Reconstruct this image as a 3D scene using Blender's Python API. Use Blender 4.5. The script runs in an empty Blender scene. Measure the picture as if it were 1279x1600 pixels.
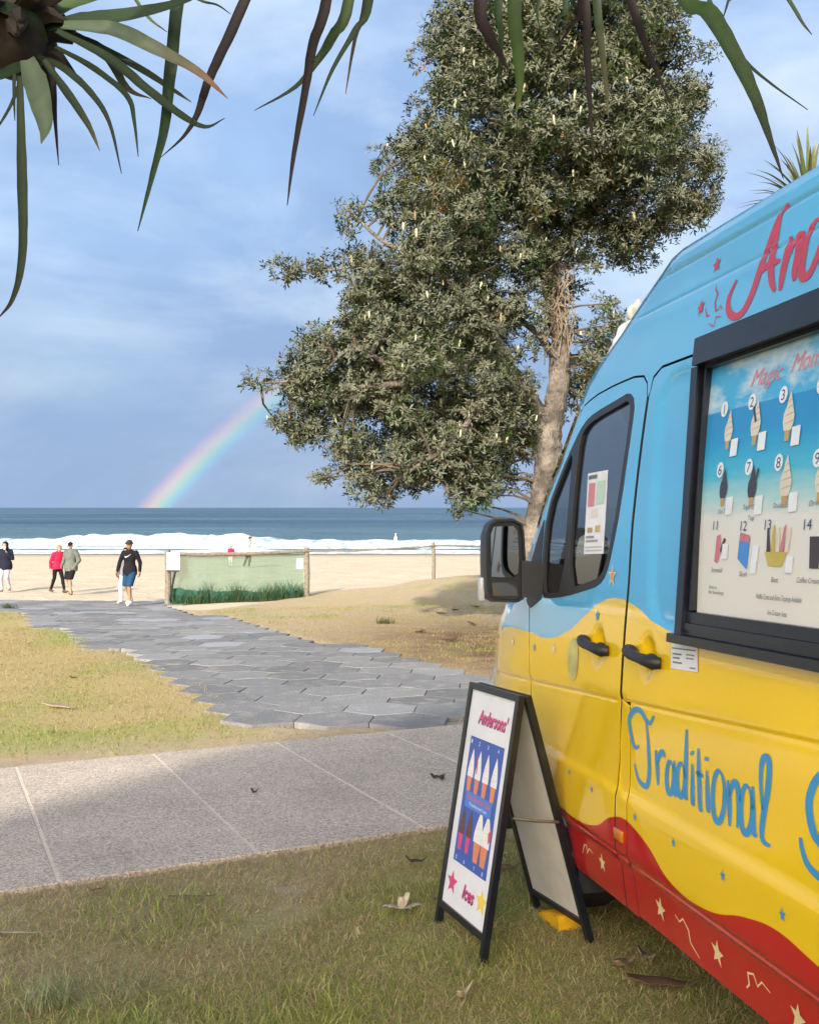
import bpy, bmesh, math, random
import numpy as np
from mathutils import Vector, Matrix, noise as mnoise
from mathutils.geometry import delaunay_2d_cdt
R = math.radians
S = bpy.context.scene
C = S.collection
rng = np.random.default_rng(7)
random.seed(7)

# ------------------------------------------------------------------ camera, sky, sun, exposure
CAMZ = 1.67
cam_d = bpy.data.cameras.new('camera'); cam = bpy.data.objects.new('camera', cam_d); C.objects.link(cam)
cam.location = (0, 0, CAMZ)
cam.rotation_euler = (R(90) - math.atan2(7, 1500), 0, 0)
cam_d.sensor_fit = 'VERTICAL'; cam_d.sensor_height = 36.0; cam_d.lens = 36.0 * 1500 / 1600
cam_d.clip_start = 0.05; cam_d.clip_end = 30000
S.camera = cam
S.render.engine = 'CYCLES'
S.view_settings.view_transform = 'Standard'; S.view_settings.look = 'None'
S.view_settings.gamma = 1; S.view_settings.use_curve_mapping = False
S.view_settings.exposure = 1.70
S.cycles.max_bounces = 8; S.cycles.transparent_max_bounces = 16
S.cycles.use_denoising = True

SUN_EL = R(26); SUN_AZ = R(180 + 19)          # azimuth clockwise from +Y: the sun is behind the camera, a little left
sun_dir = Vector((math.sin(SUN_AZ) * math.cos(SUN_EL), math.cos(SUN_AZ) * math.cos(SUN_EL), math.sin(SUN_EL)))
W = bpy.data.worlds.new('World'); S.world = W; W.use_nodes = True
nt = W.node_tree; nt.nodes.clear()
def N(tree, kind, **kw):
    n = tree.nodes.new(kind)
    for k, v in kw.items():
        if k.startswith('i_'):
            n.inputs[k[2:].replace('_', ' ')].default_value = v
        else: setattr(n, k, v)
    return n
def lk(tree, a, b): tree.links.new(a, b)
sky = N(nt, 'ShaderNodeTexSky', sky_type='NISHITA', sun_disc=False, sun_elevation=SUN_EL, sun_rotation=SUN_AZ,
        air_density=1.0, dust_density=4.5, ozone_density=1.0)
tc = N(nt, 'ShaderNodeTexCoord')
sep = N(nt, 'ShaderNodeSeparateXYZ'); lk(nt, tc.outputs['Generated'], sep.inputs[0])
mp = N(nt, 'ShaderNodeMapping'); mp.inputs['Scale'].default_value = (1.3, 1.3, 3.0); mp.inputs['Rotation'].default_value = (0, R(8), R(20))
lk(nt, tc.outputs['Generated'], mp.inputs[0])
n1 = N(nt, 'ShaderNodeTexNoise', i_Scale=1.7, i_Detail=7.0, i_Roughness=.52, i_Distortion=.5); lk(nt, mp.outputs[0], n1.inputs['Vector'])
cr = N(nt, 'ShaderNodeValToRGB'); cr.color_ramp.elements[0].position = .36; cr.color_ramp.elements[1].position = .66
lk(nt, n1.outputs['Fac'], cr.inputs[0])
# veil of rain cloud: even cover low down, broken higher up
er = N(nt, 'ShaderNodeMapRange', i_From_Min=.02, i_From_Max=.60, i_To_Min=.80, i_To_Max=.48); lk(nt, sep.outputs['Z'], er.inputs['Value'])
cf = N(nt, 'ShaderNodeMath', operation='MULTIPLY_ADD'); cf.inputs[1].default_value = .42
lk(nt, cr.outputs[0], cf.inputs[0]); lk(nt, er.outputs[0], cf.inputs[2]); cf.use_clamp = True
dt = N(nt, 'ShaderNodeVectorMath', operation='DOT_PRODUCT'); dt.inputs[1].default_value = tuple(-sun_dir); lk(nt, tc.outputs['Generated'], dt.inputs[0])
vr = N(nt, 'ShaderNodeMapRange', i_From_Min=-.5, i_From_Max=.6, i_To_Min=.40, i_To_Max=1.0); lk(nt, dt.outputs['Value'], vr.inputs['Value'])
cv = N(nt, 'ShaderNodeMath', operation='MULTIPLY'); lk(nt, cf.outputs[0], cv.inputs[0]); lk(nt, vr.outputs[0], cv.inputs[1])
n2 = N(nt, 'ShaderNodeTexNoise', i_Scale=2.6, i_Detail=8.0, i_Roughness=.55, i_Distortion=.3)
mp2 = N(nt, 'ShaderNodeMapping'); mp2.inputs['Scale'].default_value = (1.2, 1.2, 2.5); mp2.inputs['Location'].default_value = (3.1, .4, 1.2)
lk(nt, tc.outputs['Generated'], mp2.inputs[0]); lk(nt, mp2.outputs[0], n2.inputs['Vector'])
cc = N(nt, 'ShaderNodeValToRGB')
cc.color_ramp.elements[0].position = .44; cc.color_ramp.elements[0].color = (1.02, 1.55, 2.48, 1)
cc.color_ramp.elements[1].position = .70; cc.color_ramp.elements[1].color = (2.45, 2.85, 3.40, 1)
lk(nt, n2.outputs['Fac'], cc.inputs[0])
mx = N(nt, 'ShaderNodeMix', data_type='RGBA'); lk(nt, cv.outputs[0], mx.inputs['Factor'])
lk(nt, sky.outputs[0], mx.inputs['A']); lk(nt, cc.outputs[0], mx.inputs['B'])
bk = N(nt, 'ShaderNodeMapRange', i_From_Min=.0, i_From_Max=.26, i_To_Min=.78, i_To_Max=0); lk(nt, sep.outputs['Z'], bk.inputs['Value'])     # the rain bank on the horizon
bn = N(nt, 'ShaderNodeMapRange', i_From_Min=.3, i_From_Max=.7, i_To_Min=.75, i_To_Max=1.2); lk(nt, n1.outputs['Fac'], bn.inputs['Value'])
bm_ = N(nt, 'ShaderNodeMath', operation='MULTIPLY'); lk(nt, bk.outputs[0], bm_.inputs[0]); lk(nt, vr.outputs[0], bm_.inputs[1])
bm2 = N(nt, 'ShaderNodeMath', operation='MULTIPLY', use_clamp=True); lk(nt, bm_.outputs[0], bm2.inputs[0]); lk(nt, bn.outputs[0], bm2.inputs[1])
mb_ = N(nt, 'ShaderNodeMix', data_type='RGBA'); mb_.inputs['B'].default_value = (1.05, 1.42, 2.05, 1); lk(nt, bm2.outputs[0], mb_.inputs['Factor']); lk(nt, mx.outputs['Result'], mb_.inputs['A'])
bg = N(nt, 'ShaderNodeBackground', i_Strength=.10); lk(nt, mb_.outputs['Result'], bg.inputs['Color'])
wo = N(nt, 'ShaderNodeOutputWorld'); lk(nt, bg.outputs[0], wo.inputs[0])

sun_d = bpy.data.lights.new('sun', 'SUN'); sun_d.energy = 2.1; sun_d.angle = R(1.0); sun_d.color = (1, .91, .80)
sun = bpy.data.objects.new('sun', sun_d); C.objects.link(sun); sun.rotation_euler = (-sun_dir).to_track_quat('-Z', 'Y').to_euler()

# ------------------------------------------------------------------ helpers
def at(px, py, d):                                   # a measured place in the photograph, d metres away, as a point in the place
    return Vector(((px - 639.5) / 1500 * d, d, CAMZ - (py - 793) / 1500 * d))
def sm(a, b, x):
    t = np.clip((np.asarray(x, float) - a) / (b - a), 0, 1); return t * t * (3 - 2 * t)
def tag(o, label=None, cat=None, group=None, kind=None):
    if label: o['label'] = label
    if cat: o['category'] = cat
    if group: o['group'] = group
    if kind: o['kind'] = kind
    return o
def empty(name, loc=(0, 0, 0), rz=0):
    o = bpy.data.objects.new(name, None); C.objects.link(o); o.location = loc; o.rotation_euler = (0, 0, rz); o.empty_display_size = .1
    return o
def link(name, me, parent=None):
    o = bpy.data.objects.new(name, me); C.objects.link(o)
    if parent: o.parent = parent
    return o
def mk(name, V, F, mats, parent=None, mi=None, smooth=False, sharp=None):
    me = bpy.data.meshes.new(name); me.from_pydata([tuple(v) for v in V], [], [tuple(f) for f in F])
    for m in (mats if isinstance(mats, (list, tuple)) else [mats]): me.materials.append(m)
    if mi is not None: me.polygons.foreach_set('material_index', np.asarray(mi, np.int32))
    if smooth: me.polygons.foreach_set('use_smooth', np.ones(len(me.polygons), bool))
    if smooth and sharp: me.set_sharp_from_angle(angle=R(sharp))
    me.update()
    return link(name, me, parent)
def npmesh(name, V, F, mats, mi=None, col=None, smooth=False, parent=None):
    """V (n,3), F (m,k) arrays of one polygon size"""
    me = bpy.data.meshes.new(name); k = F.shape[1]
    me.vertices.add(len(V)); me.vertices.foreach_set('co', np.asarray(V, np.float32).ravel())
    me.loops.add(F.size); me.loops.foreach_set('vertex_index', np.asarray(F, np.int32).ravel())
    me.polygons.add(len(F)); me.polygons.foreach_set('loop_start', np.arange(0, F.size, k, dtype=np.int32))
    for m in (mats if isinstance(mats, (list, tuple)) else [mats]): me.materials.append(m)
    if mi is not None: me.polygons.foreach_set('material_index', np.asarray(mi, np.int32))
    me.polygons.foreach_set('use_smooth', np.full(len(F), smooth))
    me.update(calc_edges=True)
    if col is not None:
        a = me.color_attributes.new('tint', 'FLOAT_COLOR', 'POINT')
        c4 = np.ones((len(V), 4), np.float32); c4[:, :3] = col; a.data.foreach_set('color', c4.ravel())
    return link(name, me, parent)
class MB:
    """collects boxes, tubes, blobs and turns them into one mesh object"""
    def __init__(s): s.V = []; s.F = []; s.M = []
    def add(s, V, F, m=0):
        o = len(s.V); s.V += [tuple(v) for v in V]; s.F += [tuple(i + o for i in f) for f in F]; s.M += [m] * len(F)
    def box(s, c, d, rot=None, m=0, ch=.0):
        x, y, z = [v / 2 for v in d]; q = min(ch, .45 * min(d))
        if q <= 0:
            V = [(a, b, e) for a in (-x, x) for b in (-y, y) for e in (-z, z)]
            F = [(0, 1, 3, 2), (4, 6, 7, 5), (0, 4, 5, 1), (2, 3, 7, 6), (0, 2, 6, 4), (1, 5, 7, 3)]
        else:
            bm = bmesh.new(); bmesh.ops.create_cube(bm, size=1)
            for v in bm.verts: v.co = Vector((v.co.x * 2 * x, v.co.y * 2 * y, v.co.z * 2 * z))
            bmesh.ops.bevel(bm, geom=bm.edges[:], offset=q, segments=2, profile=.5, affect='EDGES')
            bm.verts.index_update(); V = [v.co.copy() for v in bm.verts]; F = [[v.index for v in f.verts] for f in bm.faces]; bm.free()
        Mx = (rot.to_matrix() if hasattr(rot, 'to_matrix') else rot) if rot is not None else Matrix.Identity(3)
        s.add([Mx @ Vector(v) + Vector(c) for v in V], F, m)
    def hexa(s, P, m=0):                             # eight corners: four of one face, then four of the other
        s.add(P, [(0, 1, 2, 3), (7, 6, 5, 4), (0, 4, 5, 1), (1, 5, 6, 2), (2, 6, 7, 3), (3, 7, 4, 0)], m)
    def tube(s, P, r, n=8, m=0, cap=True):
        P = [Vector(p) for p in P]; r = [r] * len(P) if not hasattr(r, '__len__') else r
        V = []; F = []; T0 = (P[1] - P[0]).normalized()
        u = T0.orthogonal().normalized()
        for i, p in enumerate(P):
            T = (P[min(i + 1, len(P) - 1)] - P[max(i - 1, 0)]).normalized()
            u = (u - T * u.dot(T)).normalized(); w = T.cross(u)
            for k in range(n):
                a = 2 * math.pi * k / n; V.append(p + (u * math.cos(a) + w * math.sin(a)) * r[i])
        for i in range(len(P) - 1):
            for k in range(n): F.append((i * n + k, i * n + (k + 1) % n, (i + 1) * n + (k + 1) % n, (i + 1) * n + k))
        if cap: F.append(tuple(range(n - 1, -1, -1))); F.append(tuple(range((len(P) - 1) * n, len(P) * n)))
        s.add(V, F, m)
    def capsule(s, a, b, ra, rb, n=12, m=0):
        a, b = Vector(a), Vector(b); d = (b - a).normalized()
        P = [a - d * ra * q for q in (.97, .8, .4)] + [a, b] + [b + d * rb * q for q in (.4, .8, .97)]
        rr = [ra * math.sqrt(max(1 - q * q, .01)) for q in (.97, .8, .4)] + [ra, rb] + [rb * math.sqrt(max(1 - q * q, .01)) for q in (.4, .8, .97)]
        s.tube(P, rr, n, m)
    def ell(s, c, r, rot=None, n=14, k=9, m=0):
        V = []; F = []; c = Vector(c); Mx = rot.to_matrix() if rot is not None else Matrix.Identity(3)
        for i in range(k + 1):
            t = math.pi * (i + .02 if i == 0 else i - .02 if i == k else i) / k
            for j in range(n):
                a = 2 * math.pi * j / n
                V.append(c + Mx @ Vector((r[0] * math.sin(t) * math.cos(a), r[1] * math.sin(t) * math.sin(a), r[2] * math.cos(t))))
        for i in range(k):
            for j in range(n): F.append((i * n + j, (i + 1) * n + j, (i + 1) * n + (j + 1) % n, i * n + (j + 1) % n))
        F.append(tuple(range(n))); F.append(tuple(range(k * n + n - 1, k * n - 1, -1)))
        s.add(V, F, m)
    def build(s, name, mats, parent=None, smooth=False, sharp=35):
        return mk(name, s.V, s.F, mats, parent, s.M, smooth, sharp)

# ------------------------------------------------------------------ materials
def newmat(name):
    m = bpy.data.materials.new(name); m.use_nodes = True
    t = m.node_tree; b = t.nodes['Principled BSDF']; return m, t, b
def simple(name, col, rough=.6, metal=0, coat=0, spec=.5, var=.12, scale=20, bump=0, bscale=60):
    """one colour with a little grain"""
    m, t, b = newmat(name)
    tc = N(t, 'ShaderNodeTexCoord'); nz = N(t, 'ShaderNodeTexNoise', i_Scale=scale, i_Detail=4.0); lk(t, tc.outputs['Object'], nz.inputs['Vector'])
    mr = N(t, 'ShaderNodeMapRange', i_From_Min=.3, i_From_Max=.7, i_To_Min=1 - var, i_To_Max=1 + var); lk(t, nz.outputs['Fac'], mr.inputs['Value'])
    hv = N(t, 'ShaderNodeHueSaturation'); hv.inputs['Color'].default_value = (*col, 1); lk(t, mr.outputs[0], hv.inputs['Value'])
    lk(t, hv.outputs[0], b.inputs['Base Color'])
    b.inputs['Roughness'].default_value = rough; b.inputs['Metallic'].default_value = metal
    b.inputs['Coat Weight'].default_value = coat; b.inputs['Specular IOR Level'].default_value = spec
    if bump:
        nb = N(t, 'ShaderNodeTexNoise', i_Scale=bscale, i_Detail=5.0); lk(t, tc.outputs['Object'], nb.inputs['Vector'])
        bp = N(t, 'ShaderNodeBump', i_Strength=1.0, i_Distance=bump); lk(t, nb.outputs['Fac'], bp.inputs['Height']); lk(t, bp.outputs[0], b.inputs['Normal'])
    return m
def tinted(name, rough=.6, back=None, trans=0.0, spec=.5):
    """colour from the per-vertex tint of the thing itself; the back of a leaf may have a colour of its own"""
    m, t, b = newmat(name)
    at_ = N(t, 'ShaderNodeVertexColor', layer_name='tint')
    src = at_.outputs['Color']
    if back:
        g = N(t, 'ShaderNodeNewGeometry'); mx = N(t, 'ShaderNodeMix', data_type='RGBA'); mx.inputs['B'].default_value = (*back, 1)
        lk(t, g.outputs['Backfacing'], mx.inputs['Factor']); lk(t, src, mx.inputs['A']); src = mx.outputs['Result']
    lk(t, src, b.inputs['Base Color']); b.inputs['Roughness'].default_value = rough; b.inputs['Specular IOR Level'].default_value = spec
    if trans:
        tl = N(t, 'ShaderNodeBsdfTranslucent'); lk(t, src, tl.inputs['Color']); ms = N(t, 'ShaderNodeMixShader'); ms.inputs[0].default_value = trans
        lk(t, b.outputs[0], ms.inputs[1]); lk(t, tl.outputs[0], ms.inputs[2]); lk(t, ms.outputs[0], t.nodes['Material Output'].inputs[0])
    return m
M = {}
M['black'] = simple('black_plastic', (.018, .019, .022), .45, var=.2, scale=40)
M['frame'] = simple('black_frame', (.009, .012, .019), .30, var=.25, scale=25)
M['rubber'] = simple('rubber', (.02, .02, .021), .8, bump=.002, bscale=90)
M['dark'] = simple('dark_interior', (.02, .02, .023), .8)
M['white'] = simple('white_board', (.74, .75, .77), .4, var=.05, scale=9)
M['whiteback'] = simple('white_board_back', (.62, .61, .58), .5, var=.12, scale=6)
M['steel'] = simple('steel', (.35, .35, .36), .35, metal=.9)
M['amber'] = simple('amber_lens', (.55, .17, .01), .2, coat=.6)
M['clear'] = simple('clear_lens', (.55, .57, .60), .15, coat=.6)
M['yellowpl'] = simple('yellow_plastic', (.72, .40, .01), .45)
M['grey_rim'] = simple('wheel_rim', (.30, .31, .32), .4, metal=.7)
M['timber'] = simple('weathered_timber', (.20, .175, .135), .85, var=.35, scale=18, bump=.004, bscale=60)
M['inkdark'] = simple('dark_ink', (.035, .03, .05), .6)
M['ink_grey'] = simple('grey_ink', (.22, .22, .24), .6)
M['paper'] = simple('paper', (.76, .77, .80), .5, var=.04)
M['skin'] = simple('skin', (.42, .25, .17), .6, var=.1)
def cloth(name, col): return simple(name, col, .9, spec=.2, var=.22, scale=14, bump=.006, bscale=30)
def print_mat(name, col, rough=.4): return simple(name, col, rough, var=.06, scale=12, coat=.2)
P_blue = print_mat('blue_print', (.035, .27, .56)); P_red = print_mat('red_print', (.50, .035, .07)); P_cream = print_mat('cream_print', (.78, .60, .30))
P_lt = print_mat('pale_star_print', (.80, .72, .45)); P_or = print_mat('orange_star_print', (.70, .28, .10))
# ------------------------------------------------------------------ terrain
SEA = -2.13
def H(x, y):
    x = np.asarray(x, float); y = np.asarray(y, float)
    z = np.where(y < 32, -.039 * y, -1.248 - .0188 * (y - 32))
    z = z + .92 * sm(-6.5, 5.5, x) * np.exp(-((y - 31.0) / 4.6) ** 2) * (1 - .35 * sm(30, 36, y))
    z = z + .22 * np.exp(-((x + 13) / 4.0) ** 2 - ((y - 22.5) / 2.2) ** 2)
    return z
def Hf(x, y): return float(H(x, y))
def yend(x):                                          # where the lawn gives way to the beach
    return 24.3 + 5.6 * sm(-6.0, -2.2, x) + 1.2 * sm(-2, 6, x) + .35 * np.sin(x * 1.7) + .2 * np.sin(x * 4.1 + 1)
def fbm(x, y, f=1.0, o=4, seed=0):
    """cheap value noise on arrays, about 0..1"""
    x = np.asarray(x, float) * f + 57.3 * seed; y = np.asarray(y, float) * f + 31.7 * seed; r = 0; a = .5; tot = 0
    for k in range(o):
        xi = np.floor(x).astype(np.int64); yi = np.floor(y).astype(np.int64); fx = x - xi; fy = y - yi; fx = fx * fx * (3 - 2 * fx); fy = fy * fy * (3 - 2 * fy)
        def h(i, j):
            n = (i * 374761393 + j * 668265263 + k * 1442695 + seed * 97) & 0x7fffffff; n = ((n ^ (n >> 13)) * 1274126177) & 0x7fffffff
            return ((n ^ (n >> 16)) & 0xffff) / 65535.0
        r = r + a * ((h(xi, yi) * (1 - fx) + h(xi + 1, yi) * fx) * (1 - fy) + (h(xi, yi + 1) * (1 - fx) + h(xi + 1, yi + 1) * fx) * fy)
        tot += a; a *= .5; x = x * 2.03; y = y * 2.03
    return r / tot
# the concrete footpath: along A, across B
PA = np.array([.8955, .445]); PB = np.array([-.445, .8955]); P0, P1 = 4.93, 7.66
def path_ab(x, y): return x * PA[0] + y * PA[1], x * PB[0] + y * PB[1]
MAT_POLY = [(-1.53, 8.86), (-2.59, 11.46), (-5.16, 15.8), (-9.3, 22.6), (-13.5, 24.6), (-13.5, 28.6), (-6.9, 28.6), (-6.35, 25.4), (-4.41, 22.07), (-1.57, 16.87), (0, 13.65), (1.0, 11.9), (2.1, 10.3), (1.55, 9.35), (.75, 9.15), (-.2, 8.72), (-.9, 8.62)]
def inpoly(x, y, P):
    x = np.asarray(x, float); y = np.asarray(y, float); c = np.zeros(x.shape, bool); n = len(P)
    for i in range(n):
        (x0, y0), (x1, y1) = P[i][:2], P[(i + 1) % n][:2]
        if y0 == y1: continue
        c ^= ((y0 > y) != (y1 > y)) & (x < (x1 - x0) * (y - y0) / (y1 - y0) + x0)
    return c
def dist_poly(x, y, P):
    x = np.asarray(x, float); y = np.asarray(y, float); d = np.full(x.shape, 1e9); n = len(P)
    for i in range(n):
        a = np.array(P[i][:2], float); b = np.array(P[(i + 1) % n][:2], float); ab = b - a
        t = np.clip(((x - a[0]) * ab[0] + (y - a[1]) * ab[1]) / (ab @ ab + 1e-12), 0, 1)
        d = np.minimum(d, np.hypot(x - a[0] - t * ab[0], y - a[1] - t * ab[1]))
    return d
def lawn_zone(x, y):
    """r: bare soil and sand, g: greenness of the lawn, b: leaf litter"""
    a, b = path_ab(x, y); n = fbm(x, y, .9, 4, 3); n2 = fbm(x, y, 3.1, 3, 5)
    near = b < P0
    bare = np.where(near, .85 * sm(.55, .0, P0 - b + .5 * (n - .5)) + .42 * sm(.47, .62, n) * sm(1.7, .5, P0 - b), sm(1.5, .40, b - P1 + 1.5 * (n - .45)))
    bare = np.where(near, np.maximum(bare, 1.0 * sm(.3, -.7, x) * sm(1.45, .55, P0 - b + .9 * (n - .5)) * (.55 + .7 * n2)), bare)
    inside, dm = inpoly(x, y, MAT_POLY), dist_poly(x, y, MAT_POLY)
    right = sm(-.5, .6, x + .55 * (y - 13)) * (y > 8.5)
    bare = np.maximum(bare, np.where(b > P0, sm(.55, .05, dm + .5 * (n - .5)) * (.35 + .5 * right), 0))
    bare = np.maximum(bare, sm(2.6, .3, yend(x) - y + 1.6 * (n - .5)))
    bare = np.maximum(bare, .85 * right * sm(.30, .56, n2 * .5 + n * .5) * (y > 8.5))
    green = np.where(near, .80 + 1.0 * (fbm(x, y, 1.7, 3, 8) - .45) + .25 * sm(-.6, .6, x) - .25 * sm(-.8, -2.2, x), .10 + .95 * sm(.42, .74, fbm(x, y, .55, 4, 11)))
    litter = right * np.minimum(1.3 * np.exp(-((x - 2.0) / 2.8) ** 2 - ((y - 16.5) / 4.6) ** 2), 1) * (.45 + .8 * n2) * (y > 8.5)
    return np.clip(bare, 0, 1), np.clip(green, 0, 1), np.clip(litter, 0, 1)

def soil_material():
    m, t, b = newmat('lawn_soil')
    v = N(t, 'ShaderNodeVertexColor', layer_name='tint'); sp = N(t, 'ShaderNodeSeparateColor'); lk(t, v.outputs[0], sp.inputs[0])
    tc = N(t, 'ShaderNodeTexCoord')
    nz = N(t, 'ShaderNodeTexNoise', i_Scale=9.0, i_Detail=8.0, i_Roughness=.65); lk(t, tc.outputs['Object'], nz.inputs['Vector'])
    nf = N(t, 'ShaderNodeTexNoise', i_Scale=70.0, i_Detail=5.0, i_Roughness=.7); lk(t, tc.outputs['Object'], nf.inputs['Vector'])
    def ramp(a, b_, src):
        r = N(t, 'ShaderNodeValToRGB'); r.color_ramp.elements[0].position = .3; r.color_ramp.elements[1].position = .72
        r.color_ramp.elements[0].color = (*a, 1); r.color_ramp.elements[1].color = (*b_, 1); lk(t, src, r.inputs[0]); return r.outputs[0]
    def mix(f, a, b_):
        x = N(t, 'ShaderNodeMix', data_type='RGBA'); lk(t, f, x.inputs['Factor']); lk(t, a, x.inputs['A']); lk(t, b_, x.inputs['B']); return x.outputs['Result']
    straw = ramp((.38, .29, .12), (.62, .49, .24), nf.outputs['Fac']); green = ramp((.27, .28, .075), (.50, .47, .18), nf.outputs['Fac'])
    soil = mix(nf.outputs['Fac'], ramp((.36, .275, .175), (.62, .49, .33), nz.outputs['Fac']), ramp((.30, .22, .13), (.66, .54, .36), nf.outputs['Fac'])); lit = ramp((.10, .055, .03), (.26, .16, .09), nf.outputs['Fac'])
    c = mix(sp.outputs['Green'], straw, green); c = mix(sp.outputs['Red'], c, soil); c = mix(sp.outputs['Blue'], c, lit)
    lk(t, c, b.inputs['Base Color']); b.inputs['Roughness'].default_value = .95; b.inputs['Specular IOR Level'].default_value = .15
    bp = N(t, 'ShaderNodeBump', i_Strength=.9, i_Distance=.03); lk(t, nf.outputs['Fac'], bp.inputs['Height']); lk(t, bp.outputs[0], b.inputs['Normal'])
    return m
def axis(segs):
    out = []
    for a, b, n in segs: out += list(np.linspace(a, b, n, endpoint=False))
    return np.array(out + [segs[-1][1]])
def sheet(name, xs, ts, fy, fz, mat, col=None, smooth=True):
    X, T = np.meshgrid(xs, ts); Y = fy(X, T); Z = fz(X, Y); V = np.stack([X, Y, Z], -1).reshape(-1, 3); nx, ny = len(xs), len(ts)
    i = np.arange((ny - 1) * (nx - 1)); r, c = i // (nx - 1), i % (nx - 1); a = r * nx + c
    F = np.stack([a, a + 1, a + nx + 1, a + nx], -1)
    cc = None
    if col is not None: cc = np.stack(col(X, Y), -1).reshape(-1, 3)
    return npmesh(name, V, F, mat, col=cc, smooth=smooth)
xs = axis([(-160, -40, 14), (-40, -12, 40), (-12, -3, 60), (-3, 3, 75), (3, 12, 50), (12, 40, 30), (40, 160, 14)])
ts = axis([(-120, -10, 20), (-10, 2.5, 25), (2.5, 9, 85), (9, 16, 50), (16, 24, 50), (24, 34, 60)])
def gy(X, T): return np.where(T > 16, 16 + (T - 16) * (yend(X) - 16) / 18.0, T)
def gz(X, Y):
    a, b = path_ab(X, Y); base = H(X, Y) + .012 * (fbm(X, Y, 2.0, 3, 2) - .5) * (b < P0 - .2) + .02 * (fbm(X, Y, .8, 3, 21) - .5) * (Y > 11)
    dm = dist_poly(X, Y, MAT_POLY); ins = inpoly(X, Y, MAT_POLY)
    base = base - np.where(ins, .05, 0) * sm(0, .25, dm)
    base = base - .03 * sm(.0, .08, b - P0) * sm(.0, .08, P1 - b)
    return base + .004
ground = tag(sheet('ground', xs, ts, gy, gz, soil_material(), lawn_zone), kind='structure')

def sand_material():
    m, t, b = newmat('beach_sand'); tc = N(t, 'ShaderNodeTexCoord')
    n1 = N(t, 'ShaderNodeTexNoise', i_Scale=.8, i_Detail=8.0, i_Roughness=.6); lk(t, tc.outputs['Object'], n1.inputs['Vector'])
    n2 = N(t, 'ShaderNodeTexNoise', i_Scale=3.2, i_Detail=5.0, i_Roughness=.6); lk(t, tc.outputs['Object'], n2.inputs['Vector'])
    r = N(t, 'ShaderNodeValToRGB'); r.color_ramp.elements[0].position = .3; r.color_ramp.elements[1].position = .7
    r.color_ramp.elements[0].color = (.50, .415, .285, 1); r.color_ramp.elements[1].color = (.61, .515, .375, 1); lk(t, n1.outputs['Fac'], r.inputs[0])
    sx = N(t, 'ShaderNodeSeparateXYZ'); lk(t, tc.outputs['Object'], sx.inputs[0])
    wet = N(t, 'ShaderNodeMapRange', i_From_Min=70.0, i_From_Max=79.0, i_To_Min=0, i_To_Max=1); lk(t, sx.outputs['Y'], wet.inputs['Value'])
    mx = N(t, 'ShaderNodeMix', data_type='RGBA'); mx.inputs['B'].default_value = (.24, .19, .13, 1); lk(t, wet.outputs[0], mx.inputs['Factor']); lk(t, r.outputs[0], mx.inputs['A'])
    lk(t, mx.outputs['Result'], b.inputs['Base Color']); b.inputs['Roughness'].default_value = .9; b.inputs['Specular IOR Level'].default_value = .2
    bp = N(t, 'ShaderNodeBump', i_Strength=.8, i_Distance=.10); lk(t, n2.outputs['Fac'], bp.inputs['Height']); lk(t, bp.outputs[0], b.inputs['Normal'])
    return m
xb = axis([(-400, -60, 20), (-60, -20, 60), (-20, 12, 130), (12, 60, 60), (60, 400, 20)]); tb = axis([(19, 45, 130), (45, 110, 90)])
def bz(X, Y): return H(X, Y) - .012 + .10 * (fbm(X, Y, 1.1, 4, 4) - .5) * sm(24, 27, Y) * (1 - sm(60, 74, Y)) - .10 * sm(-.3, .6, yend(X) - Y)
tag(sheet('beach', xb, tb, lambda X, T: T, bz, sand_material()), kind='structure')

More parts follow.
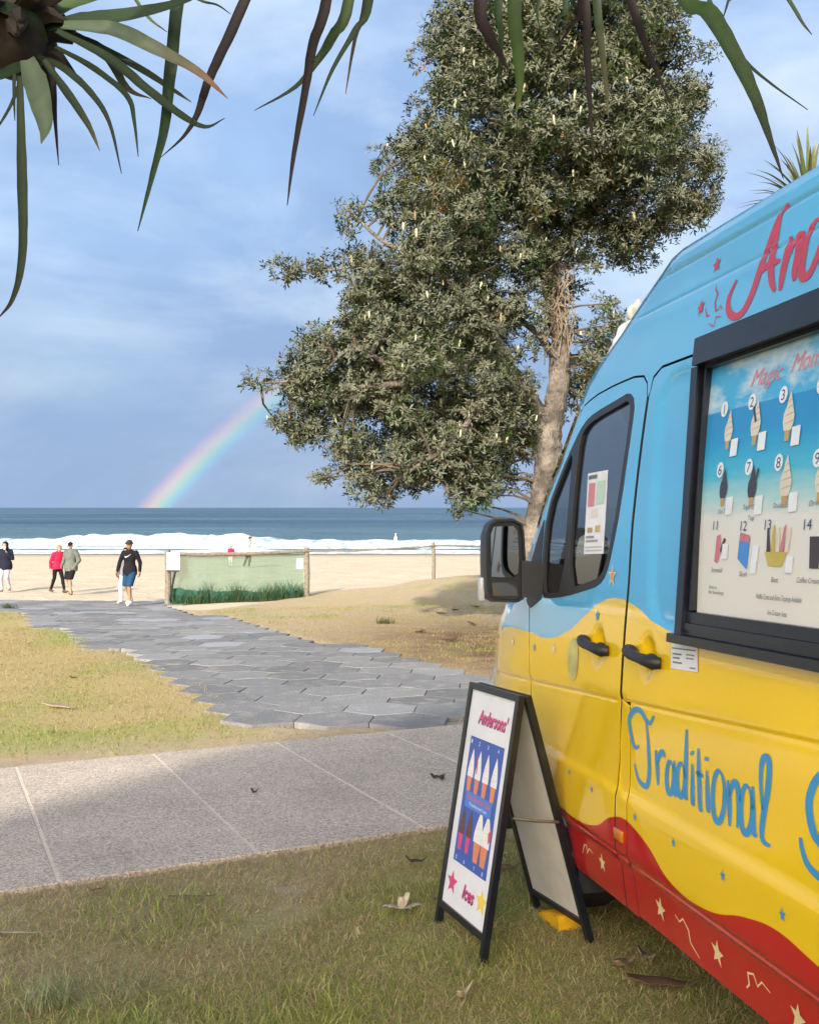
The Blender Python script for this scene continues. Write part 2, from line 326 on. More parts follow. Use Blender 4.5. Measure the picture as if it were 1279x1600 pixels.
# ------------------------------------------------------------------ sea, breakers
def sea_material():
    m, t, b = newmat('sea_water'); tc = N(t, 'ShaderNodeTexCoord')
    mp = N(t, 'ShaderNodeMapping'); mp.inputs['Scale'].default_value = (.05, .16, .1); lk(t, tc.outputs['Object'], mp.inputs[0])
    n1 = N(t, 'ShaderNodeTexNoise', i_Scale=1.0, i_Detail=9.0, i_Roughness=.62); lk(t, mp.outputs[0], n1.inputs['Vector'])
    mp2 = N(t, 'ShaderNodeMapping'); mp2.inputs['Scale'].default_value = (.004, .022, .1); lk(t, tc.outputs['Object'], mp2.inputs[0])
    n2 = N(t, 'ShaderNodeTexNoise', i_Scale=1.0, i_Detail=5.0, i_Roughness=.55); lk(t, mp2.outputs[0], n2.inputs['Vector'])
    r = N(t, 'ShaderNodeValToRGB'); r.color_ramp.elements[0].position = .32; r.color_ramp.elements[1].position = .70
    r.color_ramp.elements[0].color = (.022, .058, .100, 1); r.color_ramp.elements[1].color = (.070, .135, .185, 1); lk(t, n2.outputs['Fac'], r.inputs[0])
    sx = N(t, 'ShaderNodeSeparateXYZ'); lk(t, tc.outputs['Object'], sx.inputs[0])
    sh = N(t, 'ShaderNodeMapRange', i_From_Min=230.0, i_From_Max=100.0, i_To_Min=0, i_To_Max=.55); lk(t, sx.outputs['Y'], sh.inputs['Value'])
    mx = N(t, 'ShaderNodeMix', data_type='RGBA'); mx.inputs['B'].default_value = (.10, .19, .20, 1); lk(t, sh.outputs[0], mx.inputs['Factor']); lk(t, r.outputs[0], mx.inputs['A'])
    # whitecaps
    wc = N(t, 'ShaderNodeValToRGB'); wc.color_ramp.elements[0].position = .735; wc.color_ramp.elements[1].position = .76; lk(t, n1.outputs['Fac'], wc.inputs[0])
    m2 = N(t, 'ShaderNodeMix', data_type='RGBA'); m2.inputs['B'].default_value = (.6, .65, .68, 1); lk(t, wc.outputs[0], m2.inputs['Factor']); lk(t, mx.outputs['Result'], m2.inputs['A'])
    lk(t, m2.outputs['Result'], b.inputs['Base Color']); b.inputs['Roughness'].default_value = .42; b.inputs['Specular IOR Level'].default_value = .28
    bp = N(t, 'ShaderNodeBump', i_Strength=1.0, i_Distance=2.2); lk(t, n1.outputs['Fac'], bp.inputs['Height']); lk(t, bp.outputs[0], b.inputs['Normal'])
    return m
xw = axis([(-9000, -1000, 8), (-1000, -150, 20), (-150, 150, 150), (150, 1000, 20), (1000, 9000, 8)])
yw = axis([(78, 100, 34), (100, 200, 90), (200, 500, 60), (500, 2000, 25), (2000, 20000, 14)])
def wz(X, Y):
    k = sm(95, 130, Y) * (1 - sm(900, 2500, Y))
    return SEA + k * (.55 * (fbm(X * .05, Y * .22, 1, 4, 9) - .5) + .25 * np.sin(Y * .16 + .01 * X + 2 * fbm(X * .02, Y * .03, 1, 2, 14)) ** 3)
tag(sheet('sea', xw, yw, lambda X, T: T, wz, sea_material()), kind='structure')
def foam_material():
    m, t, b = newmat('sea_foam'); tc = N(t, 'ShaderNodeTexCoord')
    n1 = N(t, 'ShaderNodeTexNoise', i_Scale=.9, i_Detail=8.0, i_Roughness=.65); lk(t, tc.outputs['Object'], n1.inputs['Vector'])
    r = N(t, 'ShaderNodeValToRGB'); r.color_ramp.elements[0].position = .38; r.color_ramp.elements[1].position = .56
    r.color_ramp.elements[0].color = (.25, .34, .37, 1); r.color_ramp.elements[1].color = (.76, .78, .79, 1); lk(t, n1.outputs['Fac'], r.inputs[0])
    lk(t, r.outputs[0], b.inputs['Base Color']); b.inputs['Roughness'].default_value = .9; b.inputs['Specular IOR Level'].default_value = .1
    bp = N(t, 'ShaderNodeBump', i_Strength=.7, i_Distance=.4); lk(t, n1.outputs['Fac'], bp.inputs['Height']); lk(t, bp.outputs[0], b.inputs['Normal'])
    return m
M['foam'] = foam_material()
def breaker(y0, depth, hfun, x0, x1, seed, n=420, k=14):
    """a rolling white-water ridge: steep tumbling front, long back, lumpy crest"""
    xs = np.linspace(x0, x1, n); s = np.linspace(0, 1, k); X, T = np.meshgrid(xs, s)
    h = hfun(X); yy = y0 + 3.0 * (fbm(X * .03, X * 0, 1, 3, seed) - .5) + .9 * (fbm(X * .35, X * 0, 1, 3, seed + 5) - .5)
    lumpx = .75 + .5 * fbm(X * .9, X * 0, 1, 4, seed + 9); h = h * lumpx
    prof = np.where(T < .3, np.sin(T / .3 * math.pi / 2) ** .8, np.cos((T - .3) / .7 * math.pi / 2) ** 1.3)
    lump = 1 + .9 * (fbm(X * .55, T * 5, 1, 4, seed + 2) - .5)
    Y = yy + depth * (T - .3) + .8 * (fbm(X * .4, T * 4, 1, 3, seed + 3) - .5) * np.sin(T * math.pi); Z = SEA - .12 + (.12 + h * lump) * prof
    V = np.stack([X, Y, Z], -1).reshape(-1, 3); i = np.arange((k - 1) * (n - 1)); r, c = i // (n - 1), i % (n - 1); a = r * n + c
    return V, np.stack([a, a + 1, a + n + 1, a + n], -1)
parts = []
def hA(X): return .60 + .55 * np.exp(-((X + 30) / 6) ** 2) + .7 * (fbm(X * .07, X * 0, 1, 4, 31) - .45) + .55 * np.exp(-((X + 18) / 4) ** 2)
def hB(X): return .12 + .30 * (fbm(X * .12, X * 0, 1, 3, 33) - .4)
for (y0, dp, hf, sd) in ((97, 9, hA, 40), (82.5, 2.2, hB, 50), (89.5, 4.5, lambda X: .10 + .22 * fbm(X * .15, X * 0, 1, 3, 37) ** 2, 60)):
    parts.append(breaker(y0, dp, hf, -170, 170, sd))
off = 0; VV = []; FF = []
for v, f in parts: VV.append(v); FF.append(f + off); off += len(v)
# thin wash running up the sand
tag(npmesh('surf', np.concatenate(VV), np.concatenate(FF), M['foam'], smooth=True), 'white surf breaking in long ridges along the shore', 'surf', kind='stuff')
def wash(y0, y1, seed):
    xs = np.linspace(-170, 170, 400); s = np.linspace(0, 1, 5); X, T = np.meshgrid(xs, s)
    front = y0 + 3.2 * (fbm(X * .05, X * 0, 1, 4, seed) - .5); Y = front + (y1 - front) * T; Z = np.maximum(H(X, Y) + .02, SEA + .05) + .05 * np.sin(T * math.pi)
    V = np.stack([X, Y, Z], -1).reshape(-1, 3); n = 400; i = np.arange(4 * 399); r, c = i // 399, i % 399; a = r * n + c
    return npmesh('wash', V, np.stack([a, a + 1, a + n + 1, a + n], -1), M['foam'], smooth=True)
tag(wash(77.5, 82.5, 71), 'thin white wash at the edge of the wet sand', 'surf', kind='stuff')

# ------------------------------------------------------------------ rainbow: a band of the cone round the antisolar direction
def rainbow():
    m = bpy.data.materials.new('rainbow_light'); m.use_nodes = True; t = m.node_tree; t.nodes.clear()
    v = N(t, 'ShaderNodeVertexColor', layer_name='tint'); em = N(t, 'ShaderNodeEmission', i_Strength=.08); lk(t, v.outputs[0], em.inputs[0])
    tr = N(t, 'ShaderNodeBsdfTransparent'); ad = N(t, 'ShaderNodeAddShader'); lk(t, em.outputs[0], ad.inputs[0]); lk(t, tr.outputs[0], ad.inputs[1])
    o = N(t, 'ShaderNodeOutputMaterial'); lk(t, ad.outputs[0], o.inputs[0])
    ax = -Vector((math.sin(R(199.3)) * math.cos(R(25.6)), math.cos(R(199.3)) * math.cos(R(25.4)), math.sin(R(25.6))))
    side = ax.cross(Vector((0, 0, 1))).normalized(); up = side.cross(ax).normalized()
    cols = [(0, 0, 0), (.04, .03, .12), (.0, .20, .35), (.0, .62, .38), (.25, .95, .10), (.95, .92, .0), (1.4, .72, .0), (1.2, .32, .0), (.6, .06, .05), (0, 0, 0)]
    n = 160; k = len(cols); V = []; col = []; rad = np.linspace(40.5, 42.6, k)
    cam0 = Vector((0, 0, CAMZ))
    for i in range(n):
        ph = math.pi * (-.34 + 1.68 * i / (n - 1))
        for j in range(k):
            a = R(rad[j]); d = ax * math.cos(a) + (side * math.cos(ph) + up * math.sin(ph)) * math.sin(a)
            V.append(cam0 + d * 8000)
            e = math.degrees(math.asin(max(-1, min(1, d.z)))); f = (1.0 - .45 * sm(0, 6.5, e)) * (1 - .72 * sm(5.5, 11.5, e))
            col.append([c * float(f) for c in cols[j]])
    F = [(i * k + j, i * k + j + 1, (i + 1) * k + j + 1, (i + 1) * k + j) for i in range(n - 1) for j in range(k - 1)]
    keep = [f for f in F if max(V[q].z for q in f) > SEA]
    o = npmesh('rainbow', np.array(V), np.array(keep), m, col=np.array(col), smooth=True)
    tag(o, 'faint rainbow rising from the sea horizon behind the big tree', 'rainbow')
rainbow()

# ------------------------------------------------------------------ concrete footpath of separate slabs
def concrete_material():
    m, t, b = newmat('exposed_aggregate'); tc = N(t, 'ShaderNodeTexCoord')
    vo = N(t, 'ShaderNodeTexVoronoi', i_Scale=120.0); lk(t, tc.outputs['Object'], vo.inputs['Vector'])
    r = N(t, 'ShaderNodeValToRGB'); e = r.color_ramp.elements; e[0].position = 0; e[0].color = (.25, .21, .17, 1); e[1].position = 1; e[1].color = (.66, .57, .46, 1)
    x = e.new(.35); x.color = (.425, .362, .288, 1); x = e.new(.65); x.color = (.49, .42, .335, 1)
    sc = N(t, 'ShaderNodeSeparateColor'); lk(t, vo.outputs['Color'], sc.inputs[0]); lk(t, sc.outputs[0], r.inputs[0])
    n2 = N(t, 'ShaderNodeTexNoise', i_Scale=1.6, i_Detail=6.0, i_Roughness=.6); lk(t, tc.outputs['Object'], n2.inputs['Vector'])
    oi = N(t, 'ShaderNodeObjectInfo'); mr = N(t, 'ShaderNodeMapRange', i_From_Min=.25, i_From_Max=.75, i_To_Min=.84, i_To_Max=1.14); lk(t, n2.outputs['Fac'], mr.inputs['Value'])
    hv = N(t, 'ShaderNodeHueSaturation'); lk(t, r.outputs[0], hv.inputs['Color']); lk(t, mr.outputs[0], hv.inputs['Value']); lk(t, hv.outputs[0], b.inputs['Base Color'])
    b.inputs['Roughness'].default_value = .9; b.inputs['Specular IOR Level'].default_value = .2
    bp = N(t, 'ShaderNodeBump', i_Strength=.6, i_Distance=.004); lk(t, vo.outputs['Distance'], bp.inputs['Height']); lk(t, bp.outputs[0], b.inputs['Normal'])
    return m
M['concrete'] = concrete_material(); M['mortar'] = simple('joint_filler', (.58, .50, .39), .95, var=.15, scale=30)
fp = MB()
def pw(a, b, h): x, y = a * PA[0] + b * PB[0], a * PA[1] + b * PB[1]; return (x, y, -.039 * y + h)
fp.hexa([pw(-19.5, P0 + .01, -.06), pw(19.5, P0 + .01, -.06), pw(19.5, P1 - .01, -.06), pw(-19.5, P1 - .01, -.06), pw(-19.5, P0 + .01, .0265), pw(19.5, P0 + .01, .0265), pw(19.5, P1 - .01, .0265), pw(-19.5, P1 - .01, .0265)])
fpo = tag(fp.build('footpath', M['mortar']), 'exposed aggregate concrete footpath crossing the lawn', None, kind='structure')
for i in range(-20, 20):
    a0 = .55 + i * 1.0; a1 = a0 + 1.0; g = .0055; ch = .006
    ring = lambda e, h: [pw(a0 + g + e, P0 + e, h), pw(a1 - g - e, P0 + e, h), pw(a1 - g - e, P1 - e, h), pw(a0 + g + e, P1 - e, h)]
    V = ring(0, -.05) + ring(0, .024) + ring(ch, .029)
    F = [(8, 9, 10, 11)] + [(k, (k + 1) % 4, 4 + (k + 1) % 4, 4 + k) for k in range(4)] + [(4 + k, 4 + (k + 1) % 4, 8 + (k + 1) % 4, 8 + k) for k in range(4)]
    mk('slab', V, F, M['concrete'], fpo)

# ------------------------------------------------------------------ beach path of hexagonal rubber tiles
def tile_material():
    m, t, b = newmat('grey_rubber_tile'); tc = N(t, 'ShaderNodeTexCoord'); oi = N(t, 'ShaderNodeObjectInfo')
    r = N(t, 'ShaderNodeValToRGB'); e = r.color_ramp.elements; e[0].color = (.135, .137, .135, 1); e[1].color = (.29, .312, .345, 1); x = e.new(.5); x.color = (.185, .187, .183, 1); x = e.new(.85); x.color = (.225, .225, .218, 1)
    lk(t, oi.outputs['Random'], r.inputs[0])
    n2 = N(t, 'ShaderNodeTexNoise', i_Scale=5.0, i_Detail=6.0, i_Roughness=.65); lk(t, tc.outputs['Object'], n2.inputs['Vector'])
    ad = N(t, 'ShaderNodeVectorMath', operation='ADD'); lk(t, tc.outputs['Object'], ad.inputs[0]); lk(t, oi.outputs['Location'], ad.inputs[1]); lk(t, ad.outputs[0], n2.inputs['Vector'])
    # sand trodden into the tread
    rr = N(t, 'ShaderNodeValToRGB'); rr.color_ramp.elements[0].position = .50; rr.color_ramp.elements[1].position = .78; lk(t, n2.outputs['Fac'], rr.inputs[0])
    mu = N(t, 'ShaderNodeMath', operation='MULTIPLY'); mu.inputs[1].default_value = .70; lk(t, rr.outputs[0], mu.inputs[0])
    mx = N(t, 'ShaderNodeMix', data_type='RGBA'); mx.inputs['B'].default_value = (.40, .36, .30, 1); lk(t, mu.outputs[0], mx.inputs['Factor']); lk(t, r.outputs[0], mx.inputs['A'])
    lk(t, mx.outputs['Result'], b.inputs['Base Color']); b.inputs['Roughness'].default_value = .75
    ck = N(t, 'ShaderNodeTexVoronoi', i_Scale=38.0); lk(t, tc.outputs['Object'], ck.inputs['Vector'])
    bp = N(t, 'ShaderNodeBump', i_Strength=.8, i_Distance=.006); lk(t, ck.outputs['Distance'], bp.inputs['Height']); lk(t, bp.outputs[0], b.inputs['Normal'])
    return m
M['tile'] = tile_material()
mat_root = tag(empty('beach_path', (-1, 9, 0)), 'grey hexagonal tile path leading over the dune to the sand', None, kind='structure')
mat_root.location = (0, 0, 0)
FL = .70; Rr = FL / math.sqrt(3); TILT = R(24)
def hexmesh():
    V = []; F = []
    for (rad, z) in ((Rr - .005, -.035), (Rr - .005, .021), (Rr - .014, .026)):
        for k in range(6): V.append((rad * math.cos(k * math.pi / 3), rad * math.sin(k * math.pi / 3), z))
    for j in range(2):
        for k in range(6): F.append((j * 6 + k, j * 6 + (k + 1) % 6, (j + 1) * 6 + (k + 1) % 6, (j + 1) * 6 + k))
    F.append(tuple(range(12, 18)))
    me = bpy.data.meshes.new('hexagonal_tile'); me.from_pydata(V, [], F); me.materials.append(M['tile']); me.update(); return me
hm = hexmesh(); cnt = 0
cands = []
for i in range(-60, 60):
    for j in range(-60, 60):
        lx = i * Rr * 1.5; ly = (j + .5 * (i % 2)) * FL
        x = -.70 + lx * math.cos(TILT) - ly * math.sin(TILT); y = 9.02 + lx * math.sin(TILT) + ly * math.cos(TILT)
        if bool(inpoly(np.array([x]), np.array([y]), MAT_POLY)[0]): cands.append((y, x))
cands.sort()
for (y, x) in cands[:298]:
    o = link('hexagonal_tile', hm, mat_root); e = .2
    gx = (Hf(x + e, y) - Hf(x - e, y)) / (2 * e); gy_ = (Hf(x, y + e) - Hf(x, y - e)) / (2 * e)
    nrm = Vector((-gx + random.gauss(0, .005), -gy_ + random.gauss(0, .005), 1)).normalized()
    o.rotation_euler = (Vector((0, 0, 1)).rotation_difference(nrm) @ Matrix.Rotation(TILT + random.gauss(0, .012), 3, 'Z').to_quaternion()).to_euler()
    o.location = (x, y, Hf(x, y) + (.012 if y < 9.7 else -.010) + random.uniform(-.003, .003))
print('tiles', len(cands))
# ------------------------------------------------------------------ ice cream van
# van space: X towards the nose, Y out of the side that faces the footpath and the camera, Z up; Y = 0 at the waist
VT = Vector((-.2211, .9746, -.0380)); VU = Vector((0, .039, .9992)); VT.normalize(); VU = (VU - VT * VU.dot(VT)).normalized(); VL = VU.cross(VT)
VO = Vector((1.443, .262, -.0102))
van = empty('ice_cream_van'); VSC = 1.035; VO = Vector((0, 0, CAMZ)) + (VO - Vector((0, 0, CAMZ))) * VSC      # its place on the grass beside the board
van.matrix_world = Matrix(((VT.x, VL.x, VU.x, VO.x), (VT.y, VL.y, VU.y, VO.y), (VT.z, VL.z, VU.z, VO.z), (0, 0, 0, 1))) @ Matrix.Scale(VSC, 4)
tag(van, 'high roofed ice cream van painted blue, yellow and red, parked on the grass', 'van')
HW = .98                                             # half width
def prof(z):
    z = np.asarray(z, float); a = np.maximum(z - 1.15, 0); b = np.maximum(.6 - z, 0); return -(.05 * a + .055 * a * a) - .12 * b
WRED = [(-1.2,.66),(-.5,.60),(.2,.68),(.8,.61),(1.4,.67),(1.8,.63),(2.078,.664),(2.227,.682),(2.36,.663),(2.575,.607),(2.748,.606),(2.954,.686),(3.05,.712),(3.111,.720),(3.214,.699),(3.359,.629),(3.516,.602),(3.734,.609),(4.1,.66),(4.5,.62),(5.2,.62)]
WBLU = [(-1.2,1.40),(2.6,1.385),(2.82,1.388),(2.945,1.413),(3.084,1.457),(3.231,1.476),(3.367,1.454),(3.507,1.394),(3.677,1.317),(3.901,1.270),(4.127,1.277),(4.433,1.272),(4.7,1.23),(5.2,1.2)]
TRAD=[[(3.026,0.988),(3.051,0.977),(3.072,0.992),(3.091,1.032),(3.098,1.064),(3.073,1.095),(3.031,1.11),(2.998,1.103),(2.97,1.084),(2.943,1.08),(2.915,1.108)],[(2.97,1.08),(2.956,0.994),(2.951,0.922),(2.958,0.88),(2.982,0.864),(3.029,0.877),(3.059,0.921)],[(2.904,0.999),(2.896,0.955),(2.889,0.889)],[(2.896,0.955),(2.878,0.989),(2.856,1.002),(2.841,0.989)],[(2.8,0.983),(2.791,0.971),(2.786,0.951),(2.787,0.927),(2.793,0.904),(2.802,0.889),(2.813,0.883),(2.823,0.89),(2.83,0.906),(2.832,0.929),(2.829,0.953),(2.821,0.973),(2.81,0.983),(2.8,0.983)],[(2.781,0.992),(2.779,0.901),(2.765,0.885)],[(2.73,0.992),(2.721,0.98),(2.716,0.96),(2.717,0.935),(2.722,0.913),(2.732,0.897),(2.744,0.891),(2.754,0.897),(2.761,0.914),(2.764,0.937),(2.76,0.962),(2.752,0.982),(2.741,0.993),(2.73,0.992)],[(2.702,1.104),(2.708,1.006),(2.711,0.907),(2.697,0.894)],[(2.67,1.005),(2.668,0.9),(2.655,0.892)],[(2.633,1.06),(2.631,0.976),(2.624,0.893),(2.609,0.881)],[(2.649,0.985),(2.607,0.985)],[(2.585,1.005),(2.58,0.904),(2.566,0.891)],[(2.673,1.044),(2.667,1.034)],[(2.587,1.045),(2.584,1.033)],[(2.508,1.017),(2.499,1.006),(2.492,0.986),(2.49,0.961),(2.492,0.934),(2.497,0.909),(2.506,0.889),(2.517,0.876),(2.529,0.873),(2.54,0.88),(2.548,0.896),(2.553,0.919),(2.553,0.945),(2.549,0.972),(2.542,0.996),(2.531,1.012),(2.52,1.02),(2.508,1.017)],[(2.47,1.005),(2.466,0.948),(2.462,0.878)],[(2.465,0.96),(2.445,1.001),(2.424,1.002),(2.418,0.949),(2.423,0.884)],[(2.368,1.01),(2.359,0.999),(2.354,0.982),(2.352,0.96),(2.353,0.936),(2.358,0.913),(2.366,0.895),(2.376,0.884),(2.386,0.881),(2.395,0.887),(2.402,0.901),(2.406,0.921),(2.407,0.945),(2.403,0.969),(2.397,0.99),(2.388,1.005),(2.377,1.012),(2.368,1.01)],[(2.348,1.017),(2.346,0.906),(2.329,0.888)],[(2.304,0.967),(2.31,1.037),(2.304,1.088),(2.288,1.108),(2.271,1.101),(2.276,1.035),(2.301,0.946),(2.306,0.895),(2.288,0.882),(2.267,0.883)]]
ESS=[[(2.024,1.126),(2.047,1.121),(2.065,1.109),(2.088,1.08),(2.104,1.041),(2.102,1.001),(2.086,0.965),(2.06,0.948),(2.029,0.923),(2.026,0.889),(2.054,0.87),(2.084,0.873),(2.114,0.886),(2.134,0.915),(2.141,0.941)]]
AND=[[(2.66,2.492),(2.687,2.45),(2.687,2.415),(2.664,2.385),(2.629,2.369),(2.589,2.377),(2.556,2.421),(2.536,2.479),(2.518,2.542),(2.495,2.612),(2.471,2.645),(2.447,2.658)],[(2.476,2.639),(2.481,2.573),(2.48,2.522),(2.475,2.479),(2.459,2.433),(2.435,2.398)],[(2.536,2.479),(2.489,2.491),(2.433,2.487)],[(2.403,2.548),(2.403,2.499),(2.408,2.443),(2.408,2.393)],[(2.405,2.459),(2.381,2.517),(2.354,2.536),(2.347,2.482),(2.351,2.435),(2.343,2.403)],[(2.272,2.56),(2.302,2.551),(2.317,2.512),(2.321,2.454),(2.315,2.417),(2.292,2.398),(2.268,2.416),(2.246,2.471),(2.236,2.525)],[(2.233,2.629),(2.236,2.548),(2.233,2.467),(2.222,2.406),(2.203,2.385)]]
PINKSQ=[[(2.787,2.532),(2.785,2.499),(2.765,2.475),(2.774,2.45),(2.76,2.419),(2.744,2.42),(2.735,2.431),(2.721,2.414)],[(2.833,2.446),(2.814,2.414),(2.793,2.413)],[(2.793,2.385),(2.757,2.366),(2.75,2.398),(2.718,2.389)]]
CREAMSQ=[[(3.556,0.464),(3.527,0.505),(3.505,0.51),(3.506,0.479),(3.483,0.503),(3.446,0.497)],[(2.811,0.503),(2.785,0.49),(2.759,0.509),(2.73,0.485),(2.726,0.448),(2.679,0.42)],[(2.421,0.447),(2.405,0.463),(2.405,0.495),(2.376,0.504),(2.362,0.477),(2.338,0.499),(2.302,0.487)]]
BSTAR=[(3.602,0.768,0.013),(3.386,0.754,0.015),(3.027,0.75,0.016),(2.76,0.744,0.017),(2.476,0.737,0.018),(2.196,0.732,0.019),(3.387,1.402,0.026),(4.034,1.215,0.022)]
LSTAR=[(4.347,1.21,0.027),(3.806,1.234,0.026)]
OSTAR=[(3.282,1.548,0.035)]
CSTAR=[(3.364,0.488,0.037),(2.91,0.485,0.042),(2.563,0.484,0.042),(2.184,0.477,0.041)]
RSTAR=[(2.812,2.585,0.031),(2.862,2.454,0.031)]
def paint():
    m, t, b = newmat('van_paint'); tc = N(t, 'ShaderNodeTexCoord'); sp = N(t, 'ShaderNodeSeparateXYZ'); lk(t, tc.outputs['Object'], sp.inputs[0])
    mr = N(t, 'ShaderNodeMapRange', i_From_Min=-1.2, i_From_Max=5.2); lk(t, sp.outputs['X'], mr.inputs['Value'])
    def wave(pts):
        fc = N(t, 'ShaderNodeFloatCurve'); c = fc.mapping.curves[0]
        c.points[0].location = ((pts[0][0] + 1.2) / 6.4, pts[0][1] / 2); c.points[1].location = ((pts[-1][0] + 1.2) / 6.4, pts[-1][1] / 2)
        for u, z in pts[1:-1]: c.points.new((u + 1.2) / 6.4, z / 2)
        fc.mapping.update(); lk(t, mr.outputs[0], fc.inputs['Value'])
        x2 = N(t, 'ShaderNodeMath', operation='MULTIPLY'); x2.inputs[1].default_value = 2; lk(t, fc.outputs[0], x2.inputs[0])
        d = N(t, 'ShaderNodeMath', operation='SUBTRACT'); lk(t, sp.outputs['Z'], d.inputs[0]); lk(t, x2.outputs[0], d.inputs[1])
        e = N(t, 'ShaderNodeMapRange', i_From_Min=-.0012, i_From_Max=.0012); lk(t, d.outputs[0], e.inputs['Value']); return e.outputs[0]
    n1 = N(t, 'ShaderNodeTexNoise', i_Scale=2.2, i_Detail=5.0); lk(t, tc.outputs['Object'], n1.inputs['Vector'])
    m1 = N(t, 'ShaderNodeMix', data_type='RGBA'); m1.inputs['A'].default_value = (.50, .006, .012, 1); m1.inputs['B'].default_value = (.86, .56, .010, 1); lk(t, wave(WRED), m1.inputs['Factor'])
    m2 = N(t, 'ShaderNodeMix', data_type='RGBA'); m2.inputs['B'].default_value = (.085, .43, .74, 1); lk(t, m1.outputs['Result'], m2.inputs['A']); lk(t, wave(WBLU), m2.inputs['Factor'])
    # road film, heavier towards the sill
    n3 = N(t, 'ShaderNodeTexNoise', i_Scale=26.0, i_Detail=8.0, i_Roughness=.7); lk(t, tc.outputs['Object'], n3.inputs['Vector'])
    hz = N(t, 'ShaderNodeMapRange', i_From_Min=.8, i_From_Max=.3, i_To_Min=.0, i_To_Max=.10); lk(t, sp.outputs['Z'], hz.inputs['Value'])
    fm = N(t, 'ShaderNodeMath', operation='MULTIPLY'); lk(t, n3.outputs['Fac'], fm.inputs[0]); lk(t, hz.outputs[0], fm.inputs[1])
    m3 = N(t, 'ShaderNodeMix', data_type='RGBA'); m3.inputs['B'].default_value = (.30, .25, .19, 1); lk(t, fm.outputs[0], m3.inputs['Factor']); lk(t, m2.outputs['Result'], m3.inputs['A'])
    lk(t, m3.outputs['Result'], b.inputs['Base Color'])
    rr = N(t, 'ShaderNodeMapRange', i_From_Min=.3, i_From_Max=.7, i_To_Min=.11, i_To_Max=.20); lk(t, n1.outputs['Fac'], rr.inputs['Value']); lk(t, rr.outputs[0], b.inputs['Roughness'])
    b.inputs['Coat Weight'].default_value = .8; b.inputs['Coat Roughness'].default_value = .03
    bp = N(t, 'ShaderNodeBump', i_Strength=.08, i_Distance=.01); lk(t, n1.outputs['Fac'], bp.inputs['Height']); lk(t, bp.outputs[0], b.inputs['Normal'])
    return m
M['paint'] = paint()
HANDLES = [(3.372, 1.292), (2.974, 1.295)]
def seg_sd(u, z, u0, u1_, z0, z1, r):                # rounded rectangle, negative inside
    qx = np.abs(u - (u0 + u1_) / 2) - (u1_ - u0) / 2 + r; qy = np.abs(z - (z0 + z1) / 2) - (z1 - z0) / 2 + r
    return np.hypot(np.maximum(qx, 0), np.maximum(qy, 0)) + np.minimum(np.maximum(qx, qy), 0) - r
def Ys(u, z):
    u = np.asarray(u, float); z = np.asarray(z, float); y = prof(z)
    y = y + .012 * (sm(.572, .60, z) * (1 - sm(.785, .825, z))) * 1.0 - .006 * sm(.572, .545, z) - .02 * sm(.40, .33, z)
    y = y + .007 * np.exp(-((z - .572) / .007) ** 2)
    zc = 1.124 - .061 * (u - 3.175)
    y = y - .004 * sm(zc + .010, zc - .018, z) * sm(.80, .95, z) - .004 * np.exp(-((z - zc + .006) / .006) ** 2)
    y = y - .007 * np.exp(-((z - 2.535) / .008) ** 2) - .004 * sm(2.535, 2.56, z) * (1 - sm(2.62, 2.66, z)) - .009 * np.exp(-((z - 2.652) / .008) ** 2)
    zz = z; ue = u - .12 * (z - 1.54)
    y = y - .014 * sm(.012, -.022, seg_sd(ue, zz, .9, 2.99, 1.385, 2.255, .13)) * (u < 3.10)
    for hu, hz in HANDLES: y = y - .030 * sm(1.0, .15, np.hypot((u - hu) / .062, (z - hz) / .088))
    y = y - .07 * np.maximum(u - 4.05, 0) ** 2
    return y
def S3(u, z, off=0.0): return (float(u), float(Ys(u, z)) + off, float(z))
def resample(P, step):
    out = []
    for i in range(len(P)):
        a, b = np.array(P[i]), np.array(P[(i + 1) % len(P)]); n = max(1, int(np.hypot(*(b - a)) / step))
        for k in range(n): out.append(tuple(a + (b - a) * k / n))
    return out
def smoothpoly(P, it=2, closed=True):                # Chaikin
    for _ in range(it):
        Q = []
        n = len(P)
        for i in range(n if closed else n - 1):
            a, b = np.array(P[i]), np.array(P[(i + 1) % n]); Q += [tuple(.75 * a + .25 * b), tuple(.25 * a + .75 * b)]
        P = Q if closed else [P[0]] + Q + [P[-1]]
    return P
def clip_in(P, q): return bool(inpoly(np.array([q[0]]), np.array([q[1]]), P)[0])
